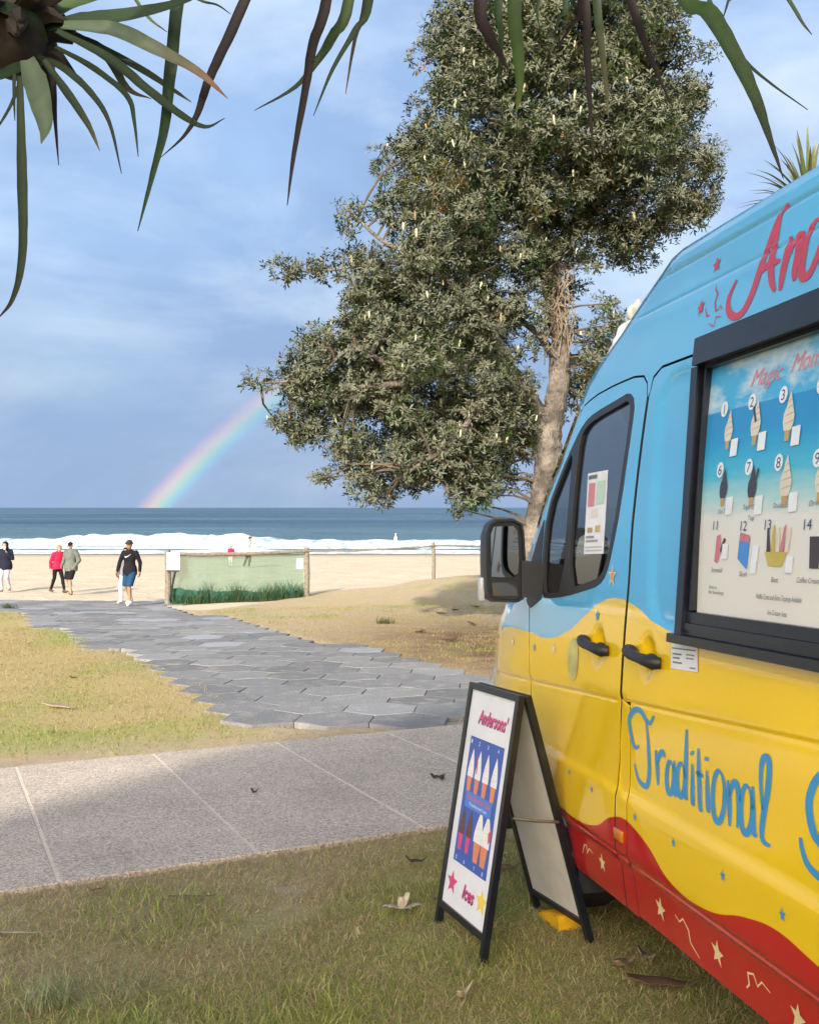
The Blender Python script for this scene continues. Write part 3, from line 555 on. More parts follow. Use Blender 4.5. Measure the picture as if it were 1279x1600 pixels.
def panel(name, outline, holes=(), parent=None, mat=None, step=.04, depth=.028, off=0.0, dense=(), mapf=None):
    """sheet-metal panel over the van's side: constrained triangulation in (u, z), pushed onto the surface, edges turned in"""
    loops = [resample(outline, .03)] + [resample(h, .03) for h in holes]
    pts = []; edges = []
    for lp in loops:
        o = len(pts); pts += lp; edges += [(o + i, o + (i + 1) % len(lp)) for i in range(len(lp))]
    us = [p[0] for p in outline]; zs = [p[1] for p in outline]; u0, u1_, z0, z1 = min(us), max(us), min(zs), max(zs)
    zl = list(np.arange(z0, z1, step)) + [.545, .558, .565, .572, .579, .586, .60, .785, .795, .805, .815, .825, 2.52, 2.528, 2.535, 2.542, 2.55, 2.632, 2.640, 2.646, 2.652, 2.658, 2.664, 2.672]
    G = []
    uu = [u for u in np.arange(u0 + .01, u1_, step)] if u1_ - u0 < 2 else [u for u in np.arange(u0 + .01, 1.7, .14)] + [u for u in np.arange(1.7, u1_, step)]
    for z in zl:
        for u in uu: G.append((u, z))
    for u in uu:
        zc = 1.124 - .061 * (u - 3.175)
        for dz in (-.022, -.014, -.009, -.004, .002, .008): G.append((u, zc + dz))
    for (a, b, c, d, s) in dense:
        for u in np.arange(a, b, s):
            for z in np.arange(c, d, s): G.append((u, z))
    G = np.array(G); ok = inpoly(G[:, 0], G[:, 1], loops[0])
    for h in loops[1:]: ok &= ~inpoly(G[:, 0], G[:, 1], h)
    dm = np.min([dist_poly(G[:, 0], G[:, 1], lp) for lp in loops], axis=0); ok &= dm > .006; G = G[ok]
    nb = len(pts); allp = [Vector(p) for p in pts] + [Vector((float(a), float(b))) for a, b in G]
    vo, eo, fo, *_ = delaunay_2d_cdt(allp, edges, [], 0, 1e-6)
    P2 = np.array([(v.x, v.y) for v in vo]); T = np.array([f for f in fo if len(f) == 3]); cen = P2[T].mean(1)
    keep = inpoly(cen[:, 0], cen[:, 1], loops[0])
    for h in loops[1:]: keep &= ~inpoly(cen[:, 0], cen[:, 1], h)
    T = T[keep]; Y = (mapf or Ys)(P2[:, 0], P2[:, 1]) + off
    # winding: outside is +Y
    a, b, c = P2[T[:, 0]], P2[T[:, 1]], P2[T[:, 2]]; ar = (b[:, 0] - a[:, 0]) * (c[:, 1] - a[:, 1]) - (b[:, 1] - a[:, 1]) * (c[:, 0] - a[:, 0])
    T[ar > 0] = T[ar > 0][:, ::-1]
    V = [(P2[i, 0], Y[i], P2[i, 1]) for i in range(len(P2))]; F = [tuple(t) for t in T]
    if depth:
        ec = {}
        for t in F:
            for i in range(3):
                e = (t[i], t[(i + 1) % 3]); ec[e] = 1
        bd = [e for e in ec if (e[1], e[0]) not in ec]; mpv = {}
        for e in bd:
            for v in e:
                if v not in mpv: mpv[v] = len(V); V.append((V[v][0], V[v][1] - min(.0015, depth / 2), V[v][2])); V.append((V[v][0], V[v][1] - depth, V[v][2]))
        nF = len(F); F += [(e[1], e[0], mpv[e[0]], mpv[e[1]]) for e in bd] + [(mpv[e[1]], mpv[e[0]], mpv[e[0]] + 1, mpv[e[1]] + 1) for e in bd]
        return mk(name, V, F, [mat, M['dark']], parent, [0] * (nF + len(bd)) + [1] * len(bd), smooth=True, sharp=32)  # gap walls coloured dark as painted shade; real edges keep the body colour
    return mk(name, V, F, mat, parent, smooth=True, sharp=32)

WIN = [(3.321,2.226),(3.394,2.214),(3.613,2.189),(3.70,2.165),(3.745,2.12),(3.739,1.912),(3.705,1.476),(3.509,1.510),(3.40,1.532),(3.35,1.57),(3.322,1.64),(3.284,1.814),(3.270,2.10),(3.277,2.19)]
QTR = [(3.795,2.085),(3.88,1.985),(4.005,1.815),(4.00,1.60),(3.975,1.47),(3.94,1.451),(3.745,1.472),(3.775,1.90)]
HOLE = [(3.32,2.238),(3.40,2.226),(3.62,2.201),(3.72,2.172),(3.80,2.096),(3.892,1.99),(4.018,1.82),(4.014,1.60),(3.988,1.462),(3.945,1.440),(3.705,1.464),(3.509,1.498),(3.395,1.520),(3.342,1.56),(3.311,1.64),(3.272,1.814),(3.258,2.10),(3.265,2.20)]
ARC = lambda cu, cz, r, a0, a1, n: [(cu + r * math.cos(R(a0 + (a1 - a0) * i / n)), cz + r * math.sin(R(a0 + (a1 - a0) * i / n))) for i in range(n + 1)]
WU, WZ, WR = 4.12, .400, .345                         # front wheel
APIL = [(3.785,2.236),(3.825,2.165),(3.905,2.045),(4.025,1.895),(4.085,1.785),(4.17,1.610),(4.205,1.53)]
door_out = [(3.195,.385),(3.196,.60),(3.195,.72),(3.170,1.114),(3.155,1.532),(3.168,1.743),(3.168,2.20),(3.185,2.252),(3.22,2.282),(3.30,2.293),(3.409,2.291),(3.50,2.287),(3.62,2.277),(3.70,2.262),(3.76,2.245)] + [(u - .012, z - .008) for u, z in APIL] + [(4.15,1.46),(4.118,1.30),(4.095,1.12),(4.085,1.0)] + [p for p in ARC(WU, .345, .455, 96, 174, 10)] + [(3.655,.375)]
hd = [(hu - .08, hu + .08, hz - .10, hz + .10, .012) for hu, hz in HANDLES]
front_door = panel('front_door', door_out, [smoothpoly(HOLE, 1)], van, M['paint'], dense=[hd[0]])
rear_edge = [(3.184,.385),(3.185,.60),(3.184,.72),(3.159,1.114),(3.148,1.532),(3.160,1.743),(3.160,2.20),(3.178,2.258),(3.216,2.290),(3.30,2.301),(3.409,2.299),(3.50,2.295),(3.62,2.285),(3.70,2.270),(3.755,2.255)]
SILT = [(3.745,2.285),(3.708,2.322),(3.645,2.362),(3.565,2.405),(3.444,2.478),(3.341,2.558),(3.222,2.648),(3.16,2.678),(3.09,2.693)]
SLF = 3.091; zcs = 1.124 - .061 * (SLF - 3.175)
slide_out = [(SLF,.395),(SLF,.60),(SLF,.72),(SLF,1.0),(SLF,zcs - .004),(3.150,1.118),(3.136,1.532),(3.147,1.743),(3.147,2.20),(3.132,2.262),(3.08,2.29),(2.6,2.29),(1.80,2.29),(1.80,1.4),(1.80,.395)]
# the sliding door carries the serving hatch
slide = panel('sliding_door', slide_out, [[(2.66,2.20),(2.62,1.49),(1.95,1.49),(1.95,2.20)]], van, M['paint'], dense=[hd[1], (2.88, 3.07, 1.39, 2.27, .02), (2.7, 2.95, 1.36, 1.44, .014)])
g = .007
pillar_out = rear_edge[:4] + [(3.157, 1.128), (SLF + g, zcs - .016), (SLF + g, .72), (SLF + g, .60), (SLF + g, .385)]
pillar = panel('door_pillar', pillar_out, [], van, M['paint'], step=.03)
upper_out = [(3.150,2.215),(3.160,2.20),(3.178,2.258),(3.216,2.290),(3.30,2.301),(3.409,2.299),(3.50,2.295),(3.62,2.285),(3.70,2.270),(3.755,2.255)] + SILT + [(2.6,2.697),(1.2,2.703),(-.93,2.703),(-.93,2.30),(1.8,2.30),(3.08,2.30),(3.14,2.272)]
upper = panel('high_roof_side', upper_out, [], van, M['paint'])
rear_out = [(1.79,.385),(1.79,2.292),(-.93,2.292),(-.93,.40)] + [(-.55,.40)] + ARC(.05, .345, .455, 174, 6, 14) + [(.52,.385)]
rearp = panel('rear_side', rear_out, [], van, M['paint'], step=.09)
wing_out = [(4.205,1.49),(4.160,1.455),(4.127,1.30),(4.104,1.12),(4.094,1.0)] + ARC(WU, .345, .455, 93, 8, 10) + [(4.60,.33),(4.715,.34),(4.722,.598),(4.715,.793),(4.675,.96),(4.620,1.095),(4.575,1.227),(4.490,1.313),(4.370,1.383),(4.275,1.43)]
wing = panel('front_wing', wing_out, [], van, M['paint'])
# ---- skin that spans from side to side: bumper, bonnet, windscreen, roof
edge_front = [(4.715,.34),(4.722,.598),(4.715,.793),(4.675,.96),(4.620,1.095),(4.575,1.227),(4.490,1.313),(4.370,1.383),(4.275,1.43),(4.205,1.49)]
edge_all = edge_front + [(4.205,1.53)] + APIL[::-1][1:] + [(3.755,2.255)] + SILT + [(2.6,2.697),(1.2,2.703),(-.93,2.703)]
EA = np.array(edge_all); d = np.gradient(EA, axis=0); nn = np.stack([-d[:, 1], d[:, 0]], 1); nn = -nn / np.linalg.norm(nn, axis=1, keepdims=True)
for _ in range(3):
    q = nn.copy(); q[1:-1] = (nn[:-2] + 2 * nn[1:-1] + nn[2:]) / 4; nn = q / np.linalg.norm(q, axis=1, keepdims=True)
bulge = np.interp(EA[:, 1], [.3, 1.1, 1.35, 1.6, 2.2, 2.6, 2.72], [.34, .34, .26, .22, .22, .16, .10])
def skin(name, i0, i1, mat, n=25, inset=0.0, parent=van):
    V = []; F = []; k = i1 - i0 + 1; s = np.linspace(-1, 1, n); s = np.sign(s) * (1 - (1 - np.abs(s)) ** 1.6)
    for i in range(i0, i1 + 1):
        yl = float(Ys(*EA[i])) - .002; half = HW + yl
        for q in s:
            bb = bulge[i] * max(0, 1 - abs(q) ** 2.6) ** (1 / 2.6) - inset; V.append((EA[i, 0] + nn[i, 0] * bb, -HW + half * q, EA[i, 1] + nn[i, 1] * bb))
    F = [(i * n + j, (i + 1) * n + j, (i + 1) * n + j + 1, i * n + j + 1) for i in range(k - 1) for j in range(n - 1)]
    return mk(name, V, F, mat, parent, smooth=True, sharp=60)
iA = 10
iB = len(edge_front) + 1 + len(APIL) - 1
skin('front_bumper', 0, 2, M['black']); skin('bonnet', 2, iA - 1, M['paint'])
roof = skin('roof', iB - 1, len(EA) - 1, M['paint'])
def glass_mat(name, tint, refl):
    m = bpy.data.materials.new(name); m.use_nodes = True; t = m.node_tree; t.nodes.clear()
    tr = N(t, 'ShaderNodeBsdfTransparent'); tr.inputs[0].default_value = (*tint, 1); gl = N(t, 'ShaderNodeBsdfGlossy'); gl.inputs['Roughness'].default_value = .015; gl.inputs[0].default_value = (.9, .93, .95, 1)
    fr = N(t, 'ShaderNodeLayerWeight', i_Blend=refl); mi = N(t, 'ShaderNodeMixShader'); lk(t, fr.outputs['Fresnel'], mi.inputs[0]); lk(t, tr.outputs[0], mi.inputs[1]); lk(t, gl.outputs[0], mi.inputs[2])
    o = N(t, 'ShaderNodeOutputMaterial'); lk(t, mi.outputs[0], o.inputs[0]); return m
M['glass'] = glass_mat('tinted_glass', (.10, .115, .125), .56)
M['wglass'] = glass_mat('windscreen_glass', (.70, .76, .74), .35)
skin('windscreen', iA - 1, iB - 1, M['wglass'])
# other side, tail, floor and dark strips that paint shade into the panel gaps
def flat(name, P, mat, parent=van): return mk(name, P, [tuple(range(len(P)))], mat, parent)
far = [(u, -2 * HW - float(Ys(u, z)) , z) for u, z in [(4.715,.34),(4.722,.598),(4.675,.96),(4.575,1.227),(4.370,1.383),(4.205,1.49),(4.085,1.785),(3.905,2.045),(3.745,2.285),(3.444,2.478),(3.16,2.678),(2.6,2.697),(-.93,2.703),(-.93,.4)]]
zr = np.linspace(.36, 2.70, 30); V = []; F = []
rowu = lambda z: float(np.interp(z, EA[:28, 1], EA[:28, 0])) if z > .3 else 4.7
for z in zr:
    um = float(np.interp(z, [.34,.8,.96,1.095,1.227,1.313,1.383,1.49,1.61,1.785,1.895,2.045,2.165,2.285,2.405,2.558,2.693], [4.715,4.715,4.675,4.62,4.575,4.49,4.37,4.205,4.17,4.085,4.025,3.905,3.825,3.745,3.565,3.341,3.09]))
    for q in np.linspace(0, 1, 14): u = -.93 + (um + .93) * q; V.append((u, -2 * HW - float(Ys(u, z)), z))
F = [(i * 14 + j, (i + 1) * 14 + j, (i + 1) * 14 + j + 1, i * 14 + j + 1) for i in range(29) for j in range(13)]
mk('far_side', V, F, M['paint'], van, smooth=True, sharp=30)
V = []; F = []
for z in zr:
    yl = float(prof(z)); V += [(-.932, yl, z), (-.96, yl * .5 - HW * .5, z), (-.97, -HW, z), (-.96, -1.5 * HW - yl * .5, z), (-.932, -2 * HW - yl, z)]
F = [(i * 5 + j, (i + 1) * 5 + j, (i + 1) * 5 + j + 1, i * 5 + j + 1) for i in range(29) for j in range(4)]
mk('rear_door', V, F, M['paint'], van, smooth=True)
b = MB(); b.box((1.9, -HW, .40), (5.5, 1.80, .03)); b.box((3.05, -HW, 1.30), (.03, 1.60, 1.7)); b.box((4.23, -HW, .92), (.03, 1.7, .95)); b.box((-.85, -HW, 1.4), (.02, 1.6, 1.9)); b.build('chassis', M['dark'], van)
b = MB()
for (a, c, z0, z1) in ((3.02, 3.28, .40, 2.28), (1.74, 1.86, .40, 2.30), (4.07, 4.14, .98, 1.42), (3.15, 3.6, .40, 1.36)):
    V = []; F = []; zz = np.linspace(z0, z1, 16)
    for z in zz: V += [(a, float(prof(z)) - .034, z), (c, float(prof(z)) - .034 - .0 , z)]
    F = [(2 * i, 2 * i + 1, 2 * i + 3, 2 * i + 2) for i in range(15)]; b.add(V, F)
V = []; 
for u in np.linspace(-.9, 3.75, 20): V += [(u, float(prof(2.27)) - .034, 2.27), (u, float(prof(2.32)) - .034, 2.32)]
b.add(V, [(2 * i, 2 * i + 1, 2 * i + 3, 2 * i + 2) for i in range(19)]); b.build('seam_shade_strip', M['dark'], van)
# wheels
def wheel(cu, yout):
    tyre = MB(); prof_ = [(.215, 0), (.30, -.008), (.335, -.03), (.345, -.06), (.345, -.16), (.335, -.19), (.30, -.21), (.215, -.22)]; n = 36; V = []; F = []
    for k in range(n):
        a = 2 * math.pi * k / n
        for r, y in prof_: V.append((cu + r * math.cos(a), yout + y, WZ + r * math.sin(a)))
    q = len(prof_); F = [(k * q + j, ((k + 1) % n) * q + j, ((k + 1) % n) * q + j + 1, k * q + j + 1) for k in range(n) for j in range(q - 1)]
    tyre.add(V, F); tyre.V = tyre.V; o = tyre.build('wheel', M['rubber'], van, True, 40)
    rim = MB(); V = []; F = []; pr = [(.215, -.02), (.19, -.035), (.12, -.05), (.07, -.02), (.03, -.015)]
    for k in range(n):
        a = 2 * math.pi * k / n
        for r, y in pr: V.append((cu + r * math.cos(a), yout + y, WZ + r * math.sin(a)))
    q = len(pr); F = [(k * q + j, ((k + 1) % n) * q + j, ((k + 1) % n) * q + j + 1, k * q + j + 1) for k in range(n) for j in range(q - 1)] + [tuple(k * q + q - 1 for k in range(n))]
    rim.add(V, F)
    for k in range(6): a = 2 * math.pi * k / 6; rim.tube([(cu + .095 * math.cos(a), yout - .045, WZ + .095 * math.sin(a)), (cu + .095 * math.cos(a), yout - .02, WZ + .095 * math.sin(a))], .014, 6)
    rim.build('rim', M['grey_rim'], o, True, 40)
for cu, yo in ((WU, -.13), (.05, -.13), (WU, -2 * HW + .35), (.05, -2 * HW + .35)): wheel(cu, yo)
for cu in (WU, .05):                                  # wheel housing
    b = MB()
    V = []; F = []; A = np.linspace(-10, 190, 20)
    for a in A: V += [(cu + .462 * math.cos(R(a)), -.045, WZ - .055 + .462 * math.sin(R(a))), (cu + .462 * math.cos(R(a)), -.42, WZ - .055 + .462 * math.sin(R(a)))]
    b.add(V, [(2 * i, 2 * i + 1, 2 * i + 3, 2 * i + 2) for i in range(19)])
    b.build('wheel_housing', M['dark'], van, True, 40)
b = MB(); b.tube([(3.6, -.5, .27), (2.9, -.45, .24), (2.2, -.5, .26)], .035, 8); b.box((2.6, -1.0, .33), (1.5, .5, .12), ch=.02); b.tube([(4.12, -.2, .30), (4.12, -1.7, .30)], .05, 8); b.tube([(3.5, -.30, .30), (3.42, -.28, .20), (3.30, -.30, .19), (3.25, -.34, .27)], .012, 6); b.build('underbody', M['dark'], van, True)
# front face: grille, lamps, bumper details on the nose
b = MB(); b.box((5.03, -HW, .86), (.05, .9, .16), ch=.02)
for k in range(3): b.box((5.065, -HW, .81 + .05 * k), (.02, .84, .018), ch=.005)
b.build('grille', M['black'], van)
for sgn in (-1, 1):
    b = MB(); b.ell((4.84, -HW + sgn * .76, .98), (.13, .15, .17)); b.build('headlight', M['clear'], van, True)

# ---- cab glass, rubbers, poster
front_glass = panel('side_window', smoothpoly(WIN, 1), [], van, M['glass'], step=.08, depth=.004, off=-.012, mapf=lambda u, z: prof(z))
qg = panel('quarter_window', smoothpoly(QTR, 1), [], van, M['glass'], step=.08, depth=.004, off=-.012, mapf=lambda u, z: prof(z) - .07 * np.maximum(u - 4.05, 0) ** 2)
def shrink(P, d):
    c = np.mean(P, axis=0); n = len(P); out = []
    for i in range(n):
        a, b_, c_ = np.array(P[i - 1]), np.array(P[i]), np.array(P[(i + 1) % n]); t1 = (b_ - a) / np.linalg.norm(b_ - a); t2 = (c_ - b_) / np.linalg.norm(c_ - b_); t = t1 + t2; t /= np.linalg.norm(t)
        nrm = np.array([-t[1], t[0]]); nrm = nrm if nrm @ (c - b_) > 0 else -nrm; out.append(tuple(b_ + nrm * d))
    return out
wi = shrink(smoothpoly(WIN, 1), .012); qi = shrink(smoothpoly(QTR, 1), .006)
panel('window_rubber', shrink(smoothpoly(HOLE, 1), -.006), [wi, qi], van, M['black'], step=.05, depth=.02, off=.0015, mapf=lambda u, z: prof(z) - .07 * np.maximum(u - 4.05, 0) ** 2)
po = MB(); PQ = [(3.633,1.958),(3.441,1.959),(3.405,1.636),(3.588,1.632)]
po.hexa([(u, float(prof(z)) - .0105, z) for u, z in PQ] + [(u, float(prof(z)) - .0095, z) for u, z in PQ])
poster = po.build('window_poster', M['paper'], van)
def quadpatch(name, Q, mat, parent, off): return mk(name, [(u, float(prof(z)) + off, z) for u, z in Q], [(0, 1, 2, 3)], mat, parent)
def sub(Q, a0, a1, b0, b1):                            # part of a quad: a across, b from its top
    Q = np.array(Q); f = lambda a, b: tuple((1 - b) * ((1 - a) * Q[0] + a * Q[1]) + b * ((1 - a) * Q[3] + a * Q[2])); return [f(a0, b0), f(a1, b0), f(a1, b1), f(a0, b1)]
pp = [((.06, .5, .03, .08), (.10, .13, .10)), ((.10, .42, .13, .42), (.62, .20, .22)), ((.5, .92, .12, .40), (.50, .66, .52)), ((.30, .60, .45, .56), (.70, .66, .58)), ((.15, .40, .68, .74), (.40, .28, .12)), ((.55, .80, .66, .74), (.55, .42, .10)), ((.08, .5, .78, .81), (.25, .25, .25)), ((.08, .7, .83, .86), (.3, .3, .3)), ((.06, .94, .91, .93), (.45, .45, .45)), ((.06, .94, .95, .97), (.45, .45, .45))]
b = MB(); pm = []
for i, (q, c) in enumerate(pp):
    Q = sub(PQ, *q); b.add([(u, float(prof(z)) - .0085 - .0001 * i, z) for u, z in Q], [(0, 1, 2, 3)], i); pm.append(print_mat('poster_ink', c))
b.build('print', pm, poster)
# seats, wheel, dash seen through the glass
for y in (-.42, -1.45):
    b = MB(); b.box((3.35, y, .95), (.50, .48, .16), ch=.05); b.box((3.13, y, 1.30), (.14, .46, .62), Matrix.Rotation(R(-10), 3, 'Y'), ch=.05); b.box((3.07, y, 1.69), (.10, .26, .20), Matrix.Rotation(R(-10), 3, 'Y'), ch=.045); b.build('seat', M['dark'], van, True)
b = MB(); b.box((4.05, -HW, 1.25), (.34, 1.66, .34), ch=.08); b.build('dashboard', M['dark'], van, True)
# mirror
def mirror(sgn):
    mo = MB(); f = lambda y: (y if sgn > 0 else -2 * HW - y)
    ring = [(.229,1.480),(.233,1.60),(.231,1.715),(.215,1.760),(.185,1.778),(.10,1.780),(.066,1.764),(.056,1.715),(.050,1.60),(.049,1.470),(.060,1.432),(.085,1.418),(.195,1.424),(.222,1.440)]
    c = np.mean(ring, axis=0); V = []; n = len(ring); st = [(0, 1.0), (.05, 1.03), (.10, .96), (.14, .78), (.155, .45)]
    for du, s in st: V += [(4.00 + du - .03 * 0, f(c[0] + (y - c[0]) * s), c[1] + (z - c[1]) * s) for y, z in ring]
    V += [(4.0, f(c[0] + (y - c[0]) * .90), c[1] + (z - c[1]) * .955) for y, z in ring]; V += [(4.012, f(c[0] + (y - c[0]) * .86), c[1] + (z - c[1]) * .94) for y, z in ring]
    k = len(st); F = [(j * n + i, j * n + (i + 1) % n, (j + 1) * n + (i + 1) % n, (j + 1) * n + i) for j in range(k - 1) for i in range(n)] + [tuple((k - 1) * n + i for i in range(n))]
    F += [(i, k * n + i, k * n + (i + 1) % n, (i + 1) % n) for i in range(n)] + [(k * n + i, (k + 1) * n + i, (k + 1) * n + (i + 1) % n, k * n + (i + 1) % n) for i in range(n)] + [tuple((k + 1) * n + i for i in range(n))]
    mo.add(V, F); mb = mo.build('wing_mirror', M['black'], van, True, 40)
    gl = [(.206,1.53),(.208,1.715),(.195,1.748),(.105,1.752),(.086,1.73),(.080,1.60),(.085,1.545),(.11,1.525)]
    g_ = MB(); g_.add([(4.005 - .0 + .02 * (y - .14), f(y), z) for y, z in gl], [tuple(range(len(gl)))]); g_.build('mirror_glass', M['mirror'], mb)
    gl2 = [(.20,1.445),(.204,1.505),(.09,1.505),(.085,1.445)]; g_ = MB(); g_.add([(4.006, f(y), z) for y, z in gl2], [(0, 1, 2, 3)]); g_.build('lower_glass', M['mirror2'], mb)
    i_ = MB(); i_.box((4.06, f(.236), 1.475), (.05, .022, .105), ch=.008); i_.build('indicator', M['clear'], mb, True)
    a = MB(); a.hexa([(4.00, f(.07), 1.440), (4.00, f(.07), 1.60), (4.10, f(.07), 1.60), (4.10, f(.07), 1.44), (3.985, f(-.03), 1.435), (3.985, f(-.03), 1.592), (4.12, f(-.04), 1.592), (4.12, f(-.04), 1.435)]); a.build('mirror_arm', M['black'], mb)
mm, t_, b_ = newmat('mirror_glass'); b_.inputs['Metallic'].default_value = 1; b_.inputs['Roughness'].default_value = .03; b_.inputs['Base Color'].default_value = (.15, .17, .20, 1); M['mirror'] = mm
M['mirror2'] = simple('dark_glass', (.03, .03, .035), .1, coat=1)
mirror(1); mirror(-1)
tp = [(4.215,1.478),(4.16,1.40),(4.12,1.385),(4.00,1.43),(3.985,1.46),(4.02,1.50),(4.03,1.60),(4.04,1.78),(4.07,1.74),(4.16,1.575)]
panel('mirror_mount', tp, [], van, M['black'], step=.05, depth=.02, off=.004)
# handles
for hu, hz in HANDLES:
    h = MB(); P = [(hu + .105, .004, hz + .010), (hu + .092, .022, hz + .010), (hu + .055, .034, hz + .004), (hu, .036, hz - .001), (hu - .055, .036, hz - .004), (hu - .092, .024, hz - .009), (hu - .105, .004, hz - .010)]
    h.tube([(u, float(prof(hz)) + y, z) for u, y, z in P], [.019, .024, .020, .017, .020, .024, .019], 10); h.ell((hu + .075, float(prof(hz)) + .020, hz + .006), (.04, .02, .026)); h.ell((hu - .075, float(prof(hz)) + .020, hz - .006), (.04, .02, .026))
    h.build('door_handle', M['black'], front_door if hu > 3.2 else slide, True, 50)
b = MB(); b.box((3.146, float(Ys(3.15,.655)) + .006, .656), (.066, .014, .040), ch=.005); b.build('side_marker', M['amber'], pillar, True, 50)
# serving hatch with its menu
def vbox(mb, u0, u1_, z0, z1, y0, y1_, sl=.077, m=0, up=0, lo=0):
    f = lambda u, z, y: (u + sl * (z - 1.40), float(prof(z)) + y, z)
    mb.hexa([f(u1_, z0, y0), f(u0, z0, y0), f(u0, z1, y0), f(u1_, z1, y0), f(u1_, z0, y1_), f(u0, z0, y1_), f(u0, z1, y1_), f(u1_, z1, y1_)], m)
HU1, HU0 = 2.722, 1.84
hf = MB()
vbox(hf, HU1 - .040, HU1, 1.395, 2.235, -.03, .042); vbox(hf, HU1 - .056, HU1 - .0405, 1.47, 2.235, -.03, .016); vbox(hf, HU1 - .068, HU1 - .0565, 1.47, 2.235, -.03, .026)
hatch = hf.build('hatch_frame', M['frame'], slide)
b = MB(); vbox(b, HU0, HU0 + .07, 1.395, 2.235, -.03, .042); b.build('jamb', M['frame'], hatch)
b = MB(); vbox(b, HU0 - .01, HU1 - .035, 2.2355, 2.325, -.03, .060); vbox(b, HU0, HU1 - .0685, 2.222, 2.235, -.03, .030); b.build('awning_box', M['frame'], hatch)
b = MB(); vbox(b, HU0, HU1 - .041, 1.432, 1.4655, -.03, .024); vbox(b, HU0, HU1 - .041, 1.412, 1.4315, -.03, .034); vbox(b, HU0, HU1 - .041, 1.396, 1.4115, -.03, .029); b.build('lower_rail', M['frame'], hatch)
b = MB(); vbox(b, HU0 - .03, HU1 + .028, 1.368, 1.395, -.03, .052, sl=0); b.build('sill_shelf', M['frame'], hatch)
def menu_mat():
    m, t, b = newmat('menu_print'); tc = N(t, 'ShaderNodeTexCoord'); sp = N(t, 'ShaderNodeSeparateXYZ'); lk(t, tc.outputs['Object'], sp.inputs[0])
    mp = N(t, 'ShaderNodeMapping'); mp.inputs['Scale'].default_value = (5, 1, 9); lk(t, tc.outputs['Object'], mp.inputs[0])
    nz = N(t, 'ShaderNodeTexNoise', i_Scale=1.0, i_Detail=6.0, i_Roughness=.6); lk(t, mp.outputs[0], nz.inputs['Vector'])
    mp2 = N(t, 'ShaderNodeMapping'); mp2.inputs['Scale'].default_value = (6, 1, 42); lk(t, tc.outputs['Object'], mp2.inputs[0])
    nw = N(t, 'ShaderNodeTexNoise', i_Scale=1.0, i_Detail=3.0); lk(t, mp2.outputs[0], nw.inputs['Vector'])
    w = N(t, 'ShaderNodeMath', operation='MULTIPLY_ADD'); w.inputs[1].default_value = .06; lk(t, nw.outputs['Fac'], w.inputs[0]); lk(t, sp.outputs['Z'], w.inputs[2])
    mr = N(t, 'ShaderNodeMapRange', i_From_Min=1.46, i_From_Max=2.24); lk(t, w.outputs[0], mr.inputs['Value'])
    r = N(t, 'ShaderNodeValToRGB'); e = r.color_ramp.elements; e[0].position = 0; e[0].color = (.72, .69, .62, 1); e[1].position = .74; e[1].color = (.012, .25, .55, 1)
    for p, c in ((.40, (.68, .68, .64)), (.50, (.28, .56, .60)), (.58, (.05, .42, .62)), (.68, (.012, .30, .58))): x = e.new(p); x.color = (*c, 1)
    lk(t, mr.outputs[0], r.inputs[0])
    cl = N(t, 'ShaderNodeValToRGB'); cl.color_ramp.elements[0].position = .44; cl.color_ramp.elements[1].position = .60; cl.color_ramp.elements[0].color = (.05, .38, .68, 1); cl.color_ramp.elements[1].color = (.50, .64, .72, 1); lk(t, nz.outputs['Fac'], cl.inputs[0])
    st = N(t, 'ShaderNodeMapRange', i_From_Min=2.072, i_From_Max=2.076); lk(t, sp.outputs['Z'], st.inputs['Value'])
    mx = N(t, 'ShaderNodeMix', data_type='RGBA'); lk(t, st.outputs[0], mx.inputs['Factor']); lk(t, r.outputs[0], mx.inputs['A']); lk(t, cl.outputs[0], mx.inputs['B'])
    lk(t, mx.outputs['Result'], b.inputs['Base Color']); b.inputs['Roughness'].default_value = .45; b.inputs['Coat Weight'].default_value = .25; return m
b = MB()
zz = np.linspace(1.46, 2.224, 8); V = []
for z in zz: V += [(HU1 - .066 + .077 * (z - 1.4), float(prof(z)) + .004, z), (HU0 + .04, float(prof(z)) + .004, z)]
b.add(V, [(2 * i, 2 * i + 1, 2 * i + 3, 2 * i + 2) for i in range(7)]); menu = b.build('menu_board', menu_mat(), hatch)
def fontmesh(s, shear=0.0, bold=0.0):
    cu = bpy.data.curves.new('t', 'FONT'); cu.body = s; cu.align_x = 'LEFT'; cu.shear = shear; cu.offset = bold; cu.resolution_u = 3; cu.fill_mode = 'FRONT' if hasattr(cu, 'fill_mode') else cu.fill_mode
    o = bpy.data.objects.new('t', cu); C.objects.link(o); bpy.context.view_layer.update()
    me = bpy.data.meshes.new_from_object(o.evaluated_get(bpy.context.evaluated_depsgraph_get())); V = np.array([v.co[:] for v in me.vertices]).reshape(-1, 3); F = [tuple(p.vertices) for p in me.polygons]
    bpy.data.objects.remove(o); bpy.data.curves.remove(cu); bpy.data.meshes.remove(me); return V, F
def vtext(mb, s, u, z, h, w=None, off=.0065, m=0, shear=0.0, bold=0.0, center=True, asp=1.0):
    V, F = fontmesh(s, shear, bold); wd = V[:, 0].max() - V[:, 0].min(); k = h / .7; ku = (w / wd) if w else k * asp
    x = (V[:, 0] - V[:, 0].min()) * ku; x = x - (wd * ku / 2 if center else 0)
    mb.add([(u - a, float(prof(z + c * k - h / 2)) + off, z + c * k - h / 2) for a, c in zip(x, V[:, 1])], F, m)
def vpoly(mb, P, m=0, off=.006): mb.add([(u, float(prof(z)) + off, z) for u, z in P], [tuple(range(len(P)))], m)
